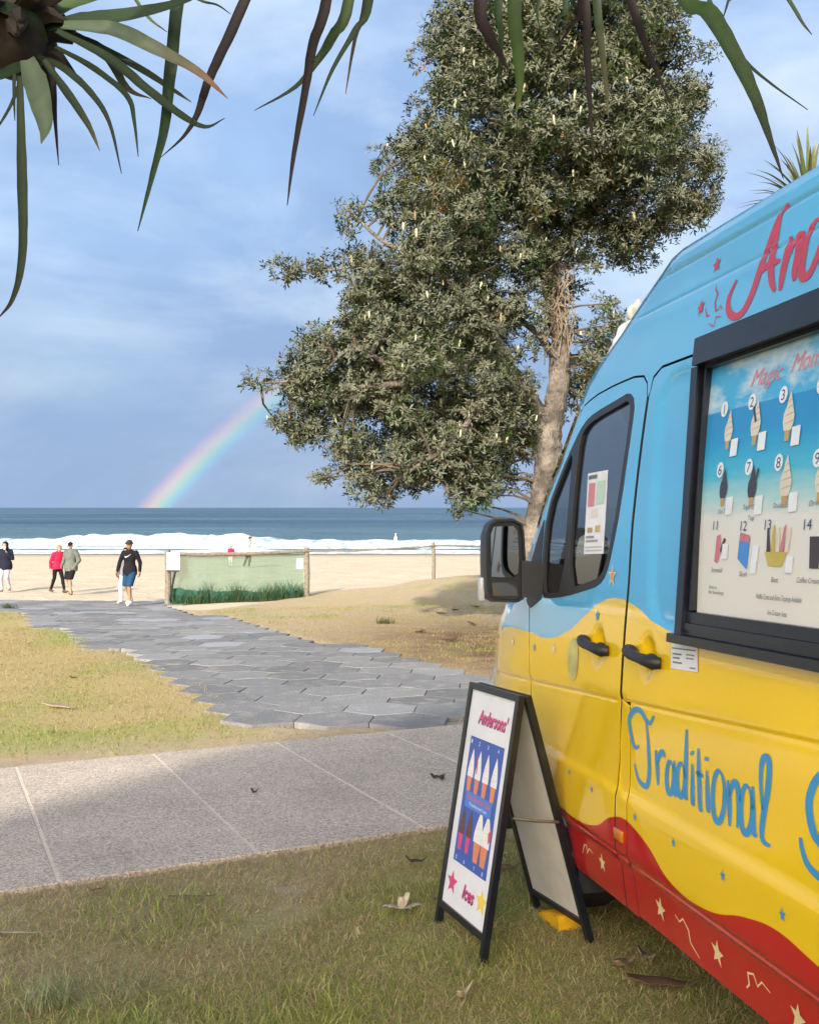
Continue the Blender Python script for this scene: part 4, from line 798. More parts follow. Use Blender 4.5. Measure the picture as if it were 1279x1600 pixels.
ink = [print_mat('navy_ink', (.03, .05, .16)), print_mat('white_ink', (.72, .76, .80)), print_mat('pink_ink', (.60, .22, .30)), print_mat('vanilla_ink', (.64, .60, .49)), print_mat('wafer_ink', (.48, .30, .12)), print_mat('chocolate_ink', (.045, .03, .03)), print_mat('blue_ink', (.05, .25, .65)), print_mat('boat_ink', (.50, .40, .06)), print_mat('rose_ink', (.55, .16, .20)), print_mat('grey_text_ink', (.16, .17, .19)), print_mat('swirl_shade_ink', (.46, .40, .30))]
b = MB()
vtext(b, 'Magic', 2.405, 2.150, .050, .155, m=2, shear=.45); vtext(b, 'Moments', 2.175, 2.160, .052, .235, m=2, shear=.45)
def disc(u, z, ru, rz, m, off): vpoly(b, [(u + ru * math.cos(2 * math.pi * k / 18), z + rz * math.sin(2 * math.pi * k / 18)) for k in range(18)], m, off)
def cone(u, z, h, body, chips=False):                  # printed picture of a soft-serve cone
    q = h / .17
    vpoly(b, [(u + a * q, z + c * q) for a, c in [(-.014, -.036), (.014, -.036), (.010, -.072), (-.010, -.072)]], 4, .0062)
    vpoly(b, [(u + a * q, z + c * q) for a, c in [(.018, -.040), (.027, -.015), (.026, .012), (.015, .034), (.010, .055), (.001, .078), (-.008, .052), (-.017, .028), (-.027, .005), (-.025, -.020), (-.018, -.040)]], body, .0066)
    for k, (c, w_) in enumerate(((-.018, .025), (.006, .025), (.028, .017), (.048, .010))): vpoly(b, [(u + w_ * q, z + (c - .004) * q), (u - w_ * q, z + (c + .004) * q), (u - w_ * .9 * q, z + (c + .0085) * q), (u + w_ * .5 * q, z + (c + .001) * q)], 10 if body == 3 else 0, .0070)
    for k in range(2): vpoly(b, [(u + .013 * q, z + (-.045 - .012 * k) * q), (u - .011 * q, z + (-.050 - .012 * k) * q), (u - .011 * q, z + (-.052 - .012 * k) * q), (u + .013 * q, z + (-.047 - .012 * k) * q)], 7, .0066)
num = [('1', 2.608, 2.079), ('2', 2.462, 2.080), ('3', 2.312, 2.078), ('4', 2.150, 2.078), ('5', 2.0, 2.078), ('6', 2.592, 1.893), ('7', 2.440, 1.890), ('8', 2.298, 1.891), ('9', 2.133, 1.888), ('10', 1.99, 1.888)]
for s, u, z in num: disc(u, z, .019, .024, 1, .0068); vtext(b, s, u, z, .030, m=0, off=.0074)
for s, u, z in (('11', 2.588, 1.727), ('12', 2.437, 1.723), ('13', 2.320, 1.724), ('14', 2.147, 1.721)): vtext(b, s, u, z, .028, m=0, off=.0070)
for u, z, h, bd in ((2.570, 2.010, .135, 3), (2.430, 2.014, .150, 3), (2.275, 2.012, .155, 3), (2.118, 2.012, .155, 3), (2.563, 1.838, .130, 5), (2.414, 1.834, .135, 5), (2.258, 1.836, .16, 3), (2.11, 1.836, .15, 3)):
    cone(u, z, h, bd); vpoly(b, sub([(u - .022, z - .030), (u - .058, z - .028), (u - .058, z - .080), (u - .022, z - .082)], 0, 1, 0, 1), 1, .0072)
vpoly(b, [(2.452, 2.062), (2.444, 2.067), (2.425, 2.02), (2.433, 2.015)], 5, .0078); vpoly(b, [(2.392, 1.885), (2.384, 1.880), (2.398, 1.84), (2.406, 1.845)], 5, .0078)
# 11 to 14: sandwich, blue cup, boat, coffee
vpoly(b, [(2.575, 1.695), (2.555, 1.70), (2.545, 1.66), (2.560, 1.615), (2.578, 1.62)], 8, .0066); vpoly(b, [(2.535, 1.69), (2.525, 1.685), (2.545, 1.645), (2.552, 1.655)], 5, .0066)
vpoly(b, [(2.452, 1.70), (2.400, 1.69), (2.405, 1.60), (2.432, 1.615), (2.455, 1.63)], 6, .0066); vpoly(b, [(2.450, 1.705), (2.402, 1.695), (2.402, 1.675), (2.450, 1.680)], 8, .0072)
vpoly(b, [(2.325, 1.650), (2.225, 1.650), (2.245, 1.612), (2.305, 1.612)], 7, .0066)
for k, (du, m_) in enumerate(((.035, 5), (.015, 7), (-.005, 3), (-.025, 8), (-.045, 3))): vpoly(b, [(2.273 + du + .009, 1.65), (2.273 + du - .009, 1.65), (2.270 + du * 1.25 - .002, 1.715 + .01 * (k % 2)), (2.273 + du * 1.25 + .004, 1.715)], m_, .0070)
vpoly(b, [(2.135, 1.69), (2.085, 1.69), (2.092, 1.61), (2.128, 1.61)], 5, .0066)
for u, z, w in ((2.538, 1.650, .03), (2.382, 1.645, .028), (2.226, 1.618, .03), (2.385, 1.612, .026)): vpoly(b, [(u, z + .022), (u - w, z + .022), (u - w, z - .022), (u, z - .022)], 1, .0076)
for s, u, z, h, w in (('Choc Top', 2.556, 1.768, .014, .052), ('Triple Choc', 2.412, 1.776, .014, .075), ('Top', 2.405, 1.745, .014, .03), ('Double Cone', 2.262, 1.775, .014, .085), ('Drinks', 2.12, 1.775, .014, .06), ('Screwball', 2.560, 1.596, .014, .062), ('Slush', 2.422, 1.588, .014, .04), ('Boat', 2.270, 1.577, .014, .032), ('Coffee Cream', 2.13, 1.580, .014, .09), ('Waffle Cones and Extra Toppings Available', 2.250, 1.530, .014, .20), ('Ice Cream Ices', 2.250, 1.490, .014, .085), ('Contact us', 2.575, 1.545, .010, .045), ('for bookings', 2.555, 1.530, .010, .085)):
    vtext(b, s, u, z, h, w, m=9, shear=.2)
b.build('print', ink, menu)
# lettering and painted marks on the bodywork
def catmull(P, n=6):
    P = [np.array(p) for p in P]; P = [2 * P[0] - P[1]] + P + [2 * P[-1] - P[-2]]; out = []
    for i in range(1, len(P) - 2):
        for k in range(n):
            t = k / n; out.append(.5 * (2 * P[i] + (P[i + 1] - P[i - 1]) * t + (2 * P[i - 1] - 5 * P[i] + 4 * P[i + 1] - P[i + 2]) * t * t + (-P[i - 1] + 3 * P[i] - 3 * P[i + 1] + P[i + 2]) * t ** 3))
    return out + [P[-2]]
def stroke(mb, P, w, m=0, off=.0022, n=6, taper=.62):
    P = catmull(P, n) if n > 1 else [np.array(p) for p in P]; k = len(P); V = []
    for i, p in enumerate(P):
        t = P[min(i + 1, k - 1)] - P[max(i - 1, 0)]; t = t / (np.linalg.norm(t) + 1e-9); nrm = np.array([-t[1], t[0]])
        ww = w * (1.08 - taper * (2 * abs(i / (k - 1) - .5)) ** 2.2) * (.80 + .30 * abs(t[1])) / 2
        for s in (-1, 1): q = p + nrm * ww * s; V.append(S3(q[0], q[1], off))
    mb.add(V, [(2 * i, 2 * i + 1, 2 * i + 3, 2 * i + 2) for i in range(k - 1)], m)
def star(mb, u, z, r, m=0, rot=0.0, off=.0028, sq=.8):
    P = [(u, z)] + [(u + sq * (r if k % 2 == 0 else r * .42) * math.sin(k * math.pi / 5 + rot), z + (r if k % 2 == 0 else r * .42) * math.cos(k * math.pi / 5 + rot)) for k in range(10)]
    mb.add([S3(a, c, off) for a, c in P], [(0, 1 + k, 1 + (k + 1) % 10) for k in range(10)], m)
def lettering(groups, strokes, w, mat, par):
    for G_ in groups:
        b = MB(); [stroke(b, strokes[i], w) for i in G_]; b.build('letter', mat, par)
lettering([(0, 1), (2, 3), (4, 5), (6, 7), (8, 12), (9, 10), (11, 13), (14,), (15, 16), (17, 18), (19,)], TRAD, .021, P_blue, slide)
lettering([(0,)], ESS, .026, P_blue, slide); lettering([(0, 1, 2), (3, 4), (5, 6)], AND, .027, P_red, upper)
def stars(L_, mat, par, rot=.15):
    for q in L_: b = MB(); star(b, *q, 0, rot); b.build('star_mark', mat, par)
def squiggles(L_, mat, par, w):
    for P in L_: b = MB(); stroke(b, P, w, n=1); b.build('squiggle_mark', mat, par)
stars(RSTAR, P_red, upper, .2); squiggles(PINKSQ, P_red, upper, .006)
stars([q for q in BSTAR if q[0] < 3.1], P_blue, slide); stars([q for q in BSTAR if q[0] > 3.1], P_blue, front_door)
stars([q for q in CSTAR if q[0] < 3.1], P_cream, slide, -.2); squiggles(CREAMSQ[1:], P_cream, slide, .0075)
stars(CSTAR[:1], P_cream, front_door, 0); squiggles(CREAMSQ[:1], P_cream, front_door, .0075)
stars(LSTAR[1:], P_lt, front_door); stars(LSTAR[:1], P_lt, wing)
stars([(3.282, 1.555, .042)], P_lt, front_door, 0); b = MB(); star(b, 3.282, 1.555, .030, off=.0036); b.build('star_mark', P_or, front_door)
b = MB(); SQ = [(2.808,1.355),(2.646,1.362),(2.636,1.286),(2.804,1.278)]; st_ = quadpatch('sticker', SQ, M['paper'], slide, .003)
b = MB()
for i, q in enumerate(((.05, .95, .14, .20), (.08, .42, .36, .43), (.08, .36, .52, .59), (.08, .44, .70, .77), (.72, .92, .84, .90), (.58, .90, .34, .40), (.58, .86, .48, .54))):
    b.add([(u, float(prof(z)) + .0036, z) for u, z in sub(SQ, *q)], [(0, 1, 2, 3)])
b.build('print', M['ink_grey'], st_)
# a plain worn decal where the door meets the wing
b = MB(); b.add([S3(3.60 + .055 * math.cos(a), 1.215 + .085 * math.sin(a) * (1 - .15 * math.cos(a)), .0026) for a in np.linspace(0, 2 * math.pi, 20)[:-1]], [tuple(range(19))])
b.build('worn_decal', simple('worn_decal', (.52, .48, .16), .6, var=.25, scale=14), front_door)
# big soft-serve ornament on the cab roof
b = MB(); cz0 = 2.42; cu0, cy0 = 4.02, -.50
P = []; rr = []
for k in range(90):
    q = k / 89; a = q * 2 * math.pi * 3.6; rad = .12 * (1 - q) ** .8; P.append((cu0 + rad * math.cos(a), cy0 + rad * math.sin(a), cz0 + .36 * q)); rr.append(.068 * (1 - .72 * q))
b.tube(P, rr, 10); b.ell((cu0, cy0, cz0 + .10), (.13, .13, .17)); b.tube([(cu0 - .12, cy0, cz0 - .22), (cu0 - .05, cy0, cz0 + .04)], [.10, .16], 14)
b.build('soft_serve_ornament', simple('cream_fibreglass', (.78, .73, .62), .5, var=.12, scale=9), van, True, 50)
# ------------------------------------------------------------------ sandwich board
def board():
    gz_ = lambda x, y: Hf(x, y)
    FLp, FRp, RLp, RRp = (Vector((x, y, gz_(x, y))) for x, y in ((.122, 4.257), (.280, 3.80), (.585, 4.41), (.750, 3.99)))
    TL, TR = Vector((.283, 4.33, .876)), Vector((.474, 3.90, .905))
    root = empty('sandwich_board', ((FLp + RRp) / 2)); tag(root, 'black framed sandwich board listing soft serve ices, standing beside the van', 'sandwich board')
    root.location = (.43, 4.11, Hf(.43, 4.11)); inv = Matrix.Translation(-Vector(root.location))
    def leaf(bl, br, tl, tr, name, front):
        ea = ((br - bl) + (tr - tl)).normalized(); eb = ((tl - bl) + (tr - br)); eb = (eb - ea * eb.dot(ea)).normalized(); nn = ea.cross(eb)
        Wd = ((br - bl).length + (tr - tl).length) / 2; Hh = ((tl - bl).length + (tr - br).length) / 2
        cen = (bl + br + tl + tr) / 4; o = cen - ea * Wd / 2 - eb * Hh / 2
        Q = lambda a, b_, n=0.0: o + ea * a + eb * b_ + nn * n - Vector(root.location)
        fr = MB(); t = .028; d = .014
        def bar(a0, a1, b0, b1, dd=d): fr.hexa([Q(a0, b0, dd), Q(a1, b0, dd), Q(a1, b1, dd), Q(a0, b1, dd), Q(a0, b0, -dd), Q(a1, b0, -dd), Q(a1, b1, -dd), Q(a0, b1, -dd)])
        bar(0, t, 0, Hh); bar(Wd - t, Wd, 0, Hh); bar(t, Wd - t, Hh - t, Hh, d * .96); bar(t, Wd - t, .085, .085 + t, d * .96)
        p = fr.build(name, M['frame'], root)
        pn = MB(); a0, a1, b0, b1 = t, Wd - t, .085 + t, Hh - t
        pn.hexa([Q(a0, b0, .004), Q(a1, b0, .004), Q(a1, b1, .004), Q(a0, b1, .004), Q(a0, b0, -.004), Q(a1, b0, -.004), Q(a1, b1, -.004), Q(a0, b1, -.004)])
        w = pn.build('panel', M['white'] if front else M['whiteback'], p); return p, w, Q, (a0, a1, b0, b1)
    p, w, Q, (a0, a1, b0, b1) = leaf(FLp, FRp, TL, TR, 'front_frame', True)
    off = Vector((.022, .010, -.004))
    p2, w2, Q2, _ = leaf(RRp, RLp, TR + off, TL + off, 'rear_frame', False)
    w2['label'] = 'plain unprinted rear panel'
    # hinges and the stay between the two leaves
    for s in (.08, .38):
        b = MB(); c = Q(s, (Q(0, 0) - Q(0, 0)).length + 1.07 * 0 + (TL - FLp).length - .006, -.018); b.box(c, (.05, .03, .012), ch=.003); b.build('hinge', M['steel'], root)
    mid = lambda A, B, t: A + (B - A) * t - Vector(root.location)
    for A0, A1, B0, B1, nm in ((FRp, TR, RRp, TR, 'stay'), (FLp, TL, RLp, TL, 'stay')):
        b = MB(); s = mid(A0, A1, .54) + Vector((.03, -.004, 0)); e = mid(B0, B1, .50) + Vector((0, 0, 0)); b.tube([s, (s + e) / 2 + Vector((0, 0, -.002)), e], .0065, 8); b.build(nm, M['steel'], root, True)
    pr = MB(); inks = [print_mat('poster_blue', (.035, .10, .42)), print_mat('poster_white', (.80, .80, .82)), print_mat('poster_orange', (.72, .24, .11)), print_mat('poster_choc', (.13, .045, .03)), print_mat('poster_pink', (.66, .06, .22)), print_mat('poster_navy', (.05, .02, .10)), print_mat('poster_yellow', (.85, .62, .08)), print_mat('poster_midblue', (.06, .20, .62)), print_mat('poster_cream', (.80, .68, .45)), print_mat('poster_red', (.60, .08, .12))]
    A = lambda u: a0 + (a1 - a0) * u; Bv = lambda v: b0 + (b1 - b0) * v; lay = [0.0046]
    def poly(P, m): lay[0] += .00002; pr.add([Q(A(u), Bv(v), lay[0]) for u, v in P], [tuple(range(len(P)))], m)
    poly([(.12, .205), (.885, .205), (.885, .785), (.12, .785)], 0)
    ar = (a1 - a0) / (b1 - b0)
    def txt(s, u, v, h, w_, m, shear=.25, bold=.0):
        V, F = fontmesh(s, shear, bold); x = V[:, 0] - V[:, 0].min(); x = x / x.max() * w_; lay[0] += .00002
        pr.add([Q(A(u + a), Bv(v + c / .7 * h), lay[0]) for a, c in zip(x, V[:, 1])], F, m)
    txt("Andersons'", .235, .852, .062, .66, 5, .3, .035); txt("Andersons'", .225, .857, .062, .66, 4, .3, .022)
    txt('Ices', .435, .072, .060, .27, 5, .3, .035); txt('Ices', .425, .077, .060, .27, 4, .3, .022)
    def st5(u, v, r, m): poly([(u + (r if k % 2 == 0 else r * .45) * math.sin(k * math.pi / 5) , v + ar * (r if k % 2 == 0 else r * .45) * math.cos(k * math.pi / 5)) for k in range(10)], m)
    st5(.17, .105, .125, 4); st5(.85, .11, .125, 6)
    def swirl(u, v, w_, h, m, cm=2):
        poly([(u - w_ * .40, v + h * .02), (u + w_ * .40, v + h * .02), (u + w_ * .26, v - h * .38), (u - w_ * .26, v - h * .38)], cm)
        poly([(u - w_ * .5, v), (u + w_ * .5, v), (u + w_ * .5, v + h * .16), (u + w_ * .40, v + h * .30), (u + w_ * .30, v + h * .44), (u + w_ * .12, v + h * .60), (u + w_ * .02, v + h * .66), (u - w_ * .16, v + h * .50), (u - w_ * .34, v + h * .34), (u - w_ * .48, v + h * .16)], m)
        for k, mm in ((.10, .9), (.24, .7), (.38, .45)):
            q = 8 if m != 3 else 5; poly([(u - w_ * .5 * mm, v + h * k), (u + w_ * .48 * mm, v + h * (k + .05)), (u + w_ * .46 * mm, v + h * (k + .062)), (u - w_ * .48 * mm, v + h * (k + .016))], q)
    for u, m in ((.225, 1), (.395, 1), (.575, 1), (.765, 1)): swirl(u, .600, .135, .20, m)
    poly([(.335, .70), (.36, .705), (.375, .63), (.35, .62)], 9)
    for u, v in ((.55, .66), (.60, .64), (.58, .69), (.56, .62), (.77, .67), (.80, .63), (.74, .63)): poly([(u, v), (u + .02, v), (u + .02, v + .006), (u, v + .006)], 8)
    for u, m in ((.215, 3), (.385, 3)): swirl(u, .335, .125, .19, m, 4)
    for u in (.60, .76): swirl(u, .335, .19, .23, 1)
    poly([(.80, .40), (.86, .43), (.87, .38), (.82, .355)], 9)
    poly([(.20, .462), (.80, .462), (.80, .535), (.20, .535)], 7); txt("Andersons' Ices", .235, .500, .024, .53, 9, .25, .02); txt('Traditional ices', .30, .475, .014, .40, 1, .2)
    for u, v, s in ((.15, .752, '1'), (.33, .752, '2'), (.53, .752, '3'), (.76, .752, '4'), (.17, .215, '5'), (.36, .215, '6'), (.59, .215, '7'), (.78, .215, '8')): txt(s, u, v, .018, .03, 1, 0)
    pr.build('print', inks, w)
board()

# ------------------------------------------------------------------ fence along the dune
def mesh_cloth():
    m = bpy.data.materials.new('green_mesh_cloth'); m.use_nodes = True; t = m.node_tree; t.nodes.clear()
    tc = N(t, 'ShaderNodeTexCoord'); sp = N(t, 'ShaderNodeSeparateXYZ'); lk(t, tc.outputs['Object'], sp.inputs[0])
    mp = N(t, 'ShaderNodeMapping'); mp.inputs['Scale'].default_value = (9, 9, 2); lk(t, tc.outputs['Object'], mp.inputs[0])
    nz = N(t, 'ShaderNodeTexNoise', i_Scale=1.0, i_Detail=5.0); lk(t, mp.outputs[0], nz.inputs['Vector'])
    d = N(t, 'ShaderNodeBsdfDiffuse'); hv = N(t, 'ShaderNodeHueSaturation'); hv.inputs['Color'].default_value = (.10, .215, .165, 1)
    mr = N(t, 'ShaderNodeMapRange', i_From_Min=.3, i_From_Max=.7, i_To_Min=.93, i_To_Max=1.06); lk(t, nz.outputs['Fac'], mr.inputs['Value']); lk(t, mr.outputs[0], hv.inputs['Value']); lk(t, hv.outputs[0], d.inputs[0])
    tr = N(t, 'ShaderNodeBsdfTransparent'); tr.inputs[0].default_value = (.85, .95, .88, 1); mi = N(t, 'ShaderNodeMixShader')
    fr = N(t, 'ShaderNodeMapRange', i_From_Min=.3, i_From_Max=.7, i_To_Min=.42, i_To_Max=.48); lk(t, nz.outputs['Fac'], fr.inputs['Value']); lk(t, fr.outputs[0], mi.inputs[0])
    lk(t, tr.outputs[0], mi.inputs[1]); lk(t, d.outputs[0], mi.inputs[2]); o = N(t, 'ShaderNodeOutputMaterial'); lk(t, mi.outputs[0], o.inputs[0]); return m
FP = [(-6.75, 26.8, 1.46), (-3.06, 28.5, 1.40), (.75, 30.3, 1.10), (4.6, 32.0, 1.02), (8.4, 33.7, 1.0), (12.2, 35.4, 1.0)]
fence = tag(empty('dune_fence', (-6.75, 26.8, Hf(-6.75, 26.8))), 'weathered timber dune fence with green mesh in its first bay', 'fence'); fl = Vector(fence.location)
tops = []
for i, (x, y, h) in enumerate(FP):
    b = MB(); z = Hf(x, y); r = .085 if i < 2 else .06
    b.tube([Vector((x, y, z - .25)) - fl, Vector((x + .02, y, z + h * .5)) - fl, Vector((x, y, z + h + .06)) - fl], [r * 1.05, r, r * .95], 9); b.build('post', M['timber'], fence, True); tops.append(Vector((x, y - .02, z + h - .04)))
for i in range(len(FP) - 1):
    a, c = tops[i], tops[i + 1]; b = MB(); k = 9; P = []; rr = []
    for j in range(k): q = j / (k - 1); P.append(a.lerp(c, q) - fl + Vector((0, -.05, -.05 * math.sin(q * math.pi) + random.gauss(0, .006)))); rr.append(.050 if i < 1 else .030)
    b.tube(P, rr, 8); b.build('top_rail', M['timber'], fence, True)
V = []; F = []; nx, nz_ = 60, 14
for i in range(nx + 1):
    q = i / nx; x = -6.62 + q * (3.06 - 0 - .0) * 1.163; x = -6.66 + q * 3.52; y = 26.84 + q * 1.62
    zb = Hf(x, y) + .02; zt = tops[0].lerp(tops[1], q).z + .0
    for j in range(nz_ + 1):
        s = j / nz_; V.append(Vector((x, y + .04 + .035 * math.sin(q * 40 + s * 3) * (1 - s) * .8 + .02 * math.sin(q * 17), zb + (zt - zb) * s)) - fl)
F = [(i * (nz_ + 1) + j, (i + 1) * (nz_ + 1) + j, (i + 1) * (nz_ + 1) + j + 1, i * (nz_ + 1) + j + 1) for i in range(nx) for j in range(nz_)]
mk('mesh_screen', V, F, mesh_cloth(), fence, smooth=True)
V2 = []
for i in range(nx + 1):
    q = i / nx; x = -6.66 + q * 3.52; y = 26.79 + q * 1.62; zb = Hf(x, y) + .0; hh = (.44 - .24 * q) * (.72 + .56 * float(fbm(np.array([q * 14.0]), np.array([.3]), 1, 3, 91)[0]))
    for s in (0, .5, 1): V2.append(Vector((x, y + .02 * math.sin(q * 50 + s * 2), zb + hh * s)) - fl)
F2 = [(i * 3 + j, (i + 1) * 3 + j, (i + 1) * 3 + j + 1, i * 3 + j + 1) for i in range(nx) for j in range(2)]
mk('dark_mesh_hem', V2, F2, simple('dark_green_mesh', (.025, .105, .075), .9, var=.5, scale=8, bump=.03, bscale=14), fence, smooth=True)
# notices
def notice(name, label, px, py, d, w, h, strut):
    c = at(px, py, d); r = tag(empty(name, c, 0), label, 'sign'); b = MB(); b.box((0, 0, 0), (w, .02, h), ch=.004); p = b.build('board', M['paper'], r); b = MB()
    rows = [(-.10, .26, .10, .10), (-.32, -.38, .08, .06)] if strut else []
    for k in range(7): rows.append((0, .12 - k * .075, .62 - .12 * (k % 3), .018))
    for x, z, ww, hh in rows: b.add([((x - ww / 2) * w, -.0125, (z - hh / 2) * h), ((x + ww / 2) * w, -.0125, (z - hh / 2) * h), ((x + ww / 2) * w, -.0125, (z + hh / 2) * h), ((x - ww / 2) * w, -.0125, (z + hh / 2) * h)], [(0, 1, 2, 3)])
    b.build('print', M['ink_grey'], p)
    if strut:
        b = MB(); b.box((0, -.005, -h / 2 - .03), (w * .9, .035, .05), ch=.006); b.build('bottom_bracket', M['black'], r); b = MB(); b.tube([(.06, 0, -h / 2 - .04), (-.02, .01, -h / 2 - .40), (-.10, .02, -h / 2 - .85)], .03, 7); b.build('strut', M['black'], r, True)
notice('notice_board', 'white notice on a black bracket at the first post of the fence', 270.5, 877, 26.68, .36, .48, True)
notice('small_notice', 'small pale notice behind the second post of the mesh fence', 468, 881, 28.42, .20, .30, False)
# dune grass behind and before the mesh
def blades(name, X, Y, hgt, wid, lean, col, mat, zoff=0.0, seg=3, kind='stuff', label=None, cat=None, curve=.6):
    n = len(X); Z = H(X, Y) + zoff; a = rng.uniform(0, 2 * np.pi, n); la = rng.uniform(0, 2 * np.pi, n); L_ = hgt * rng.uniform(.55, 1.25, n); ln = lean * rng.uniform(.2, 1.6, n)
    V = np.zeros((n, seg * 2, 3)); 
    for k in range(seg):
        s = k / (seg - 1); w = wid * (1 - .85 * s ** 1.5) / 2; cx = X + np.cos(la) * L_ * ln * s ** (1 + curve); cy = Y + np.sin(la) * L_ * ln * s ** (1 + curve); cz = Z + L_ * s * np.sqrt(np.maximum(1 - (ln * s) ** 2 * .7, .08))
        for j, sg in ((0, -1), (1, 1)): V[:, 2 * k + j, 0] = cx + np.cos(a) * w * sg; V[:, 2 * k + j, 1] = cy + np.sin(a) * w * sg; V[:, 2 * k + j, 2] = cz
    base = np.arange(n)[:, None] * seg * 2; F = np.concatenate([base + np.array([2 * k, 2 * k + 1, 2 * k + 3, 2 * k + 2]) for k in range(seg - 1)])
    c = np.repeat(col, seg * 2, 0)
    o = npmesh(name, V.reshape(-1, 3), F, mat, col=c, smooth=True); tag(o, label, cat, kind=kind); return o
M['blade'] = tinted('grass_blade', .75, trans=.5)
def pick(n, pal, jit=.22):
    pal = np.array(pal); c = pal[rng.integers(0, len(pal), n)] * rng.uniform(1 - jit, 1 + jit, (n, 1)); return c
n = 1500; q = rng.uniform(0, 1, n); X = -6.6 + q * 3.5; Y = np.where(rng.random(n) < .35, 26.70 + q * 1.62, 26.95 + q * 1.62 + rng.uniform(0, .5, n))
blades('dune_grass', X, Y, .20 + .62 * fbm(q * 9, q * 0, 1, 3, 93) * (1 - .45 * q), .020, .55, pick(n, [(.05, .13, .06), (.07, .16, .06), (.12, .16, .07)]), M['blade'], label='green dune grass growing behind the fence mesh', cat='grass')

# ------------------------------------------------------------------ people
def remesh(mb, voxel, name, mats, parent, cuts=(), smooth_it=2):
    me = bpy.data.meshes.new('tmp'); me.from_pydata(mb.V, [], mb.F); me.update(); o = bpy.data.objects.new('tmp', me); C.objects.link(o)
    m = o.modifiers.new('r', 'REMESH'); m.mode = 'VOXEL'; m.voxel_size = voxel; m.use_smooth_shade = True
    s = o.modifiers.new('s', 'SMOOTH'); s.factor = .5; s.iterations = smooth_it
    bpy.context.view_layer.update(); me2 = bpy.data.meshes.new_from_object(o.evaluated_get(bpy.context.evaluated_depsgraph_get())); bpy.data.objects.remove(o); bpy.data.meshes.remove(me)
    if cuts:
        bm = bmesh.new(); bm.from_mesh(me2)
        for co, no in cuts: bmesh.ops.bisect_plane(bm, geom=bm.verts[:] + bm.edges[:] + bm.faces[:], plane_co=co, plane_no=no, clear_outer=True)
        bm.to_mesh(me2); bm.free()
    me2.name = name; me2.materials.clear()
    for x in mats: me2.materials.append(x)
    me2.polygons.foreach_set('use_smooth', np.ones(len(me2.polygons), bool)); return link(name, me2, parent)
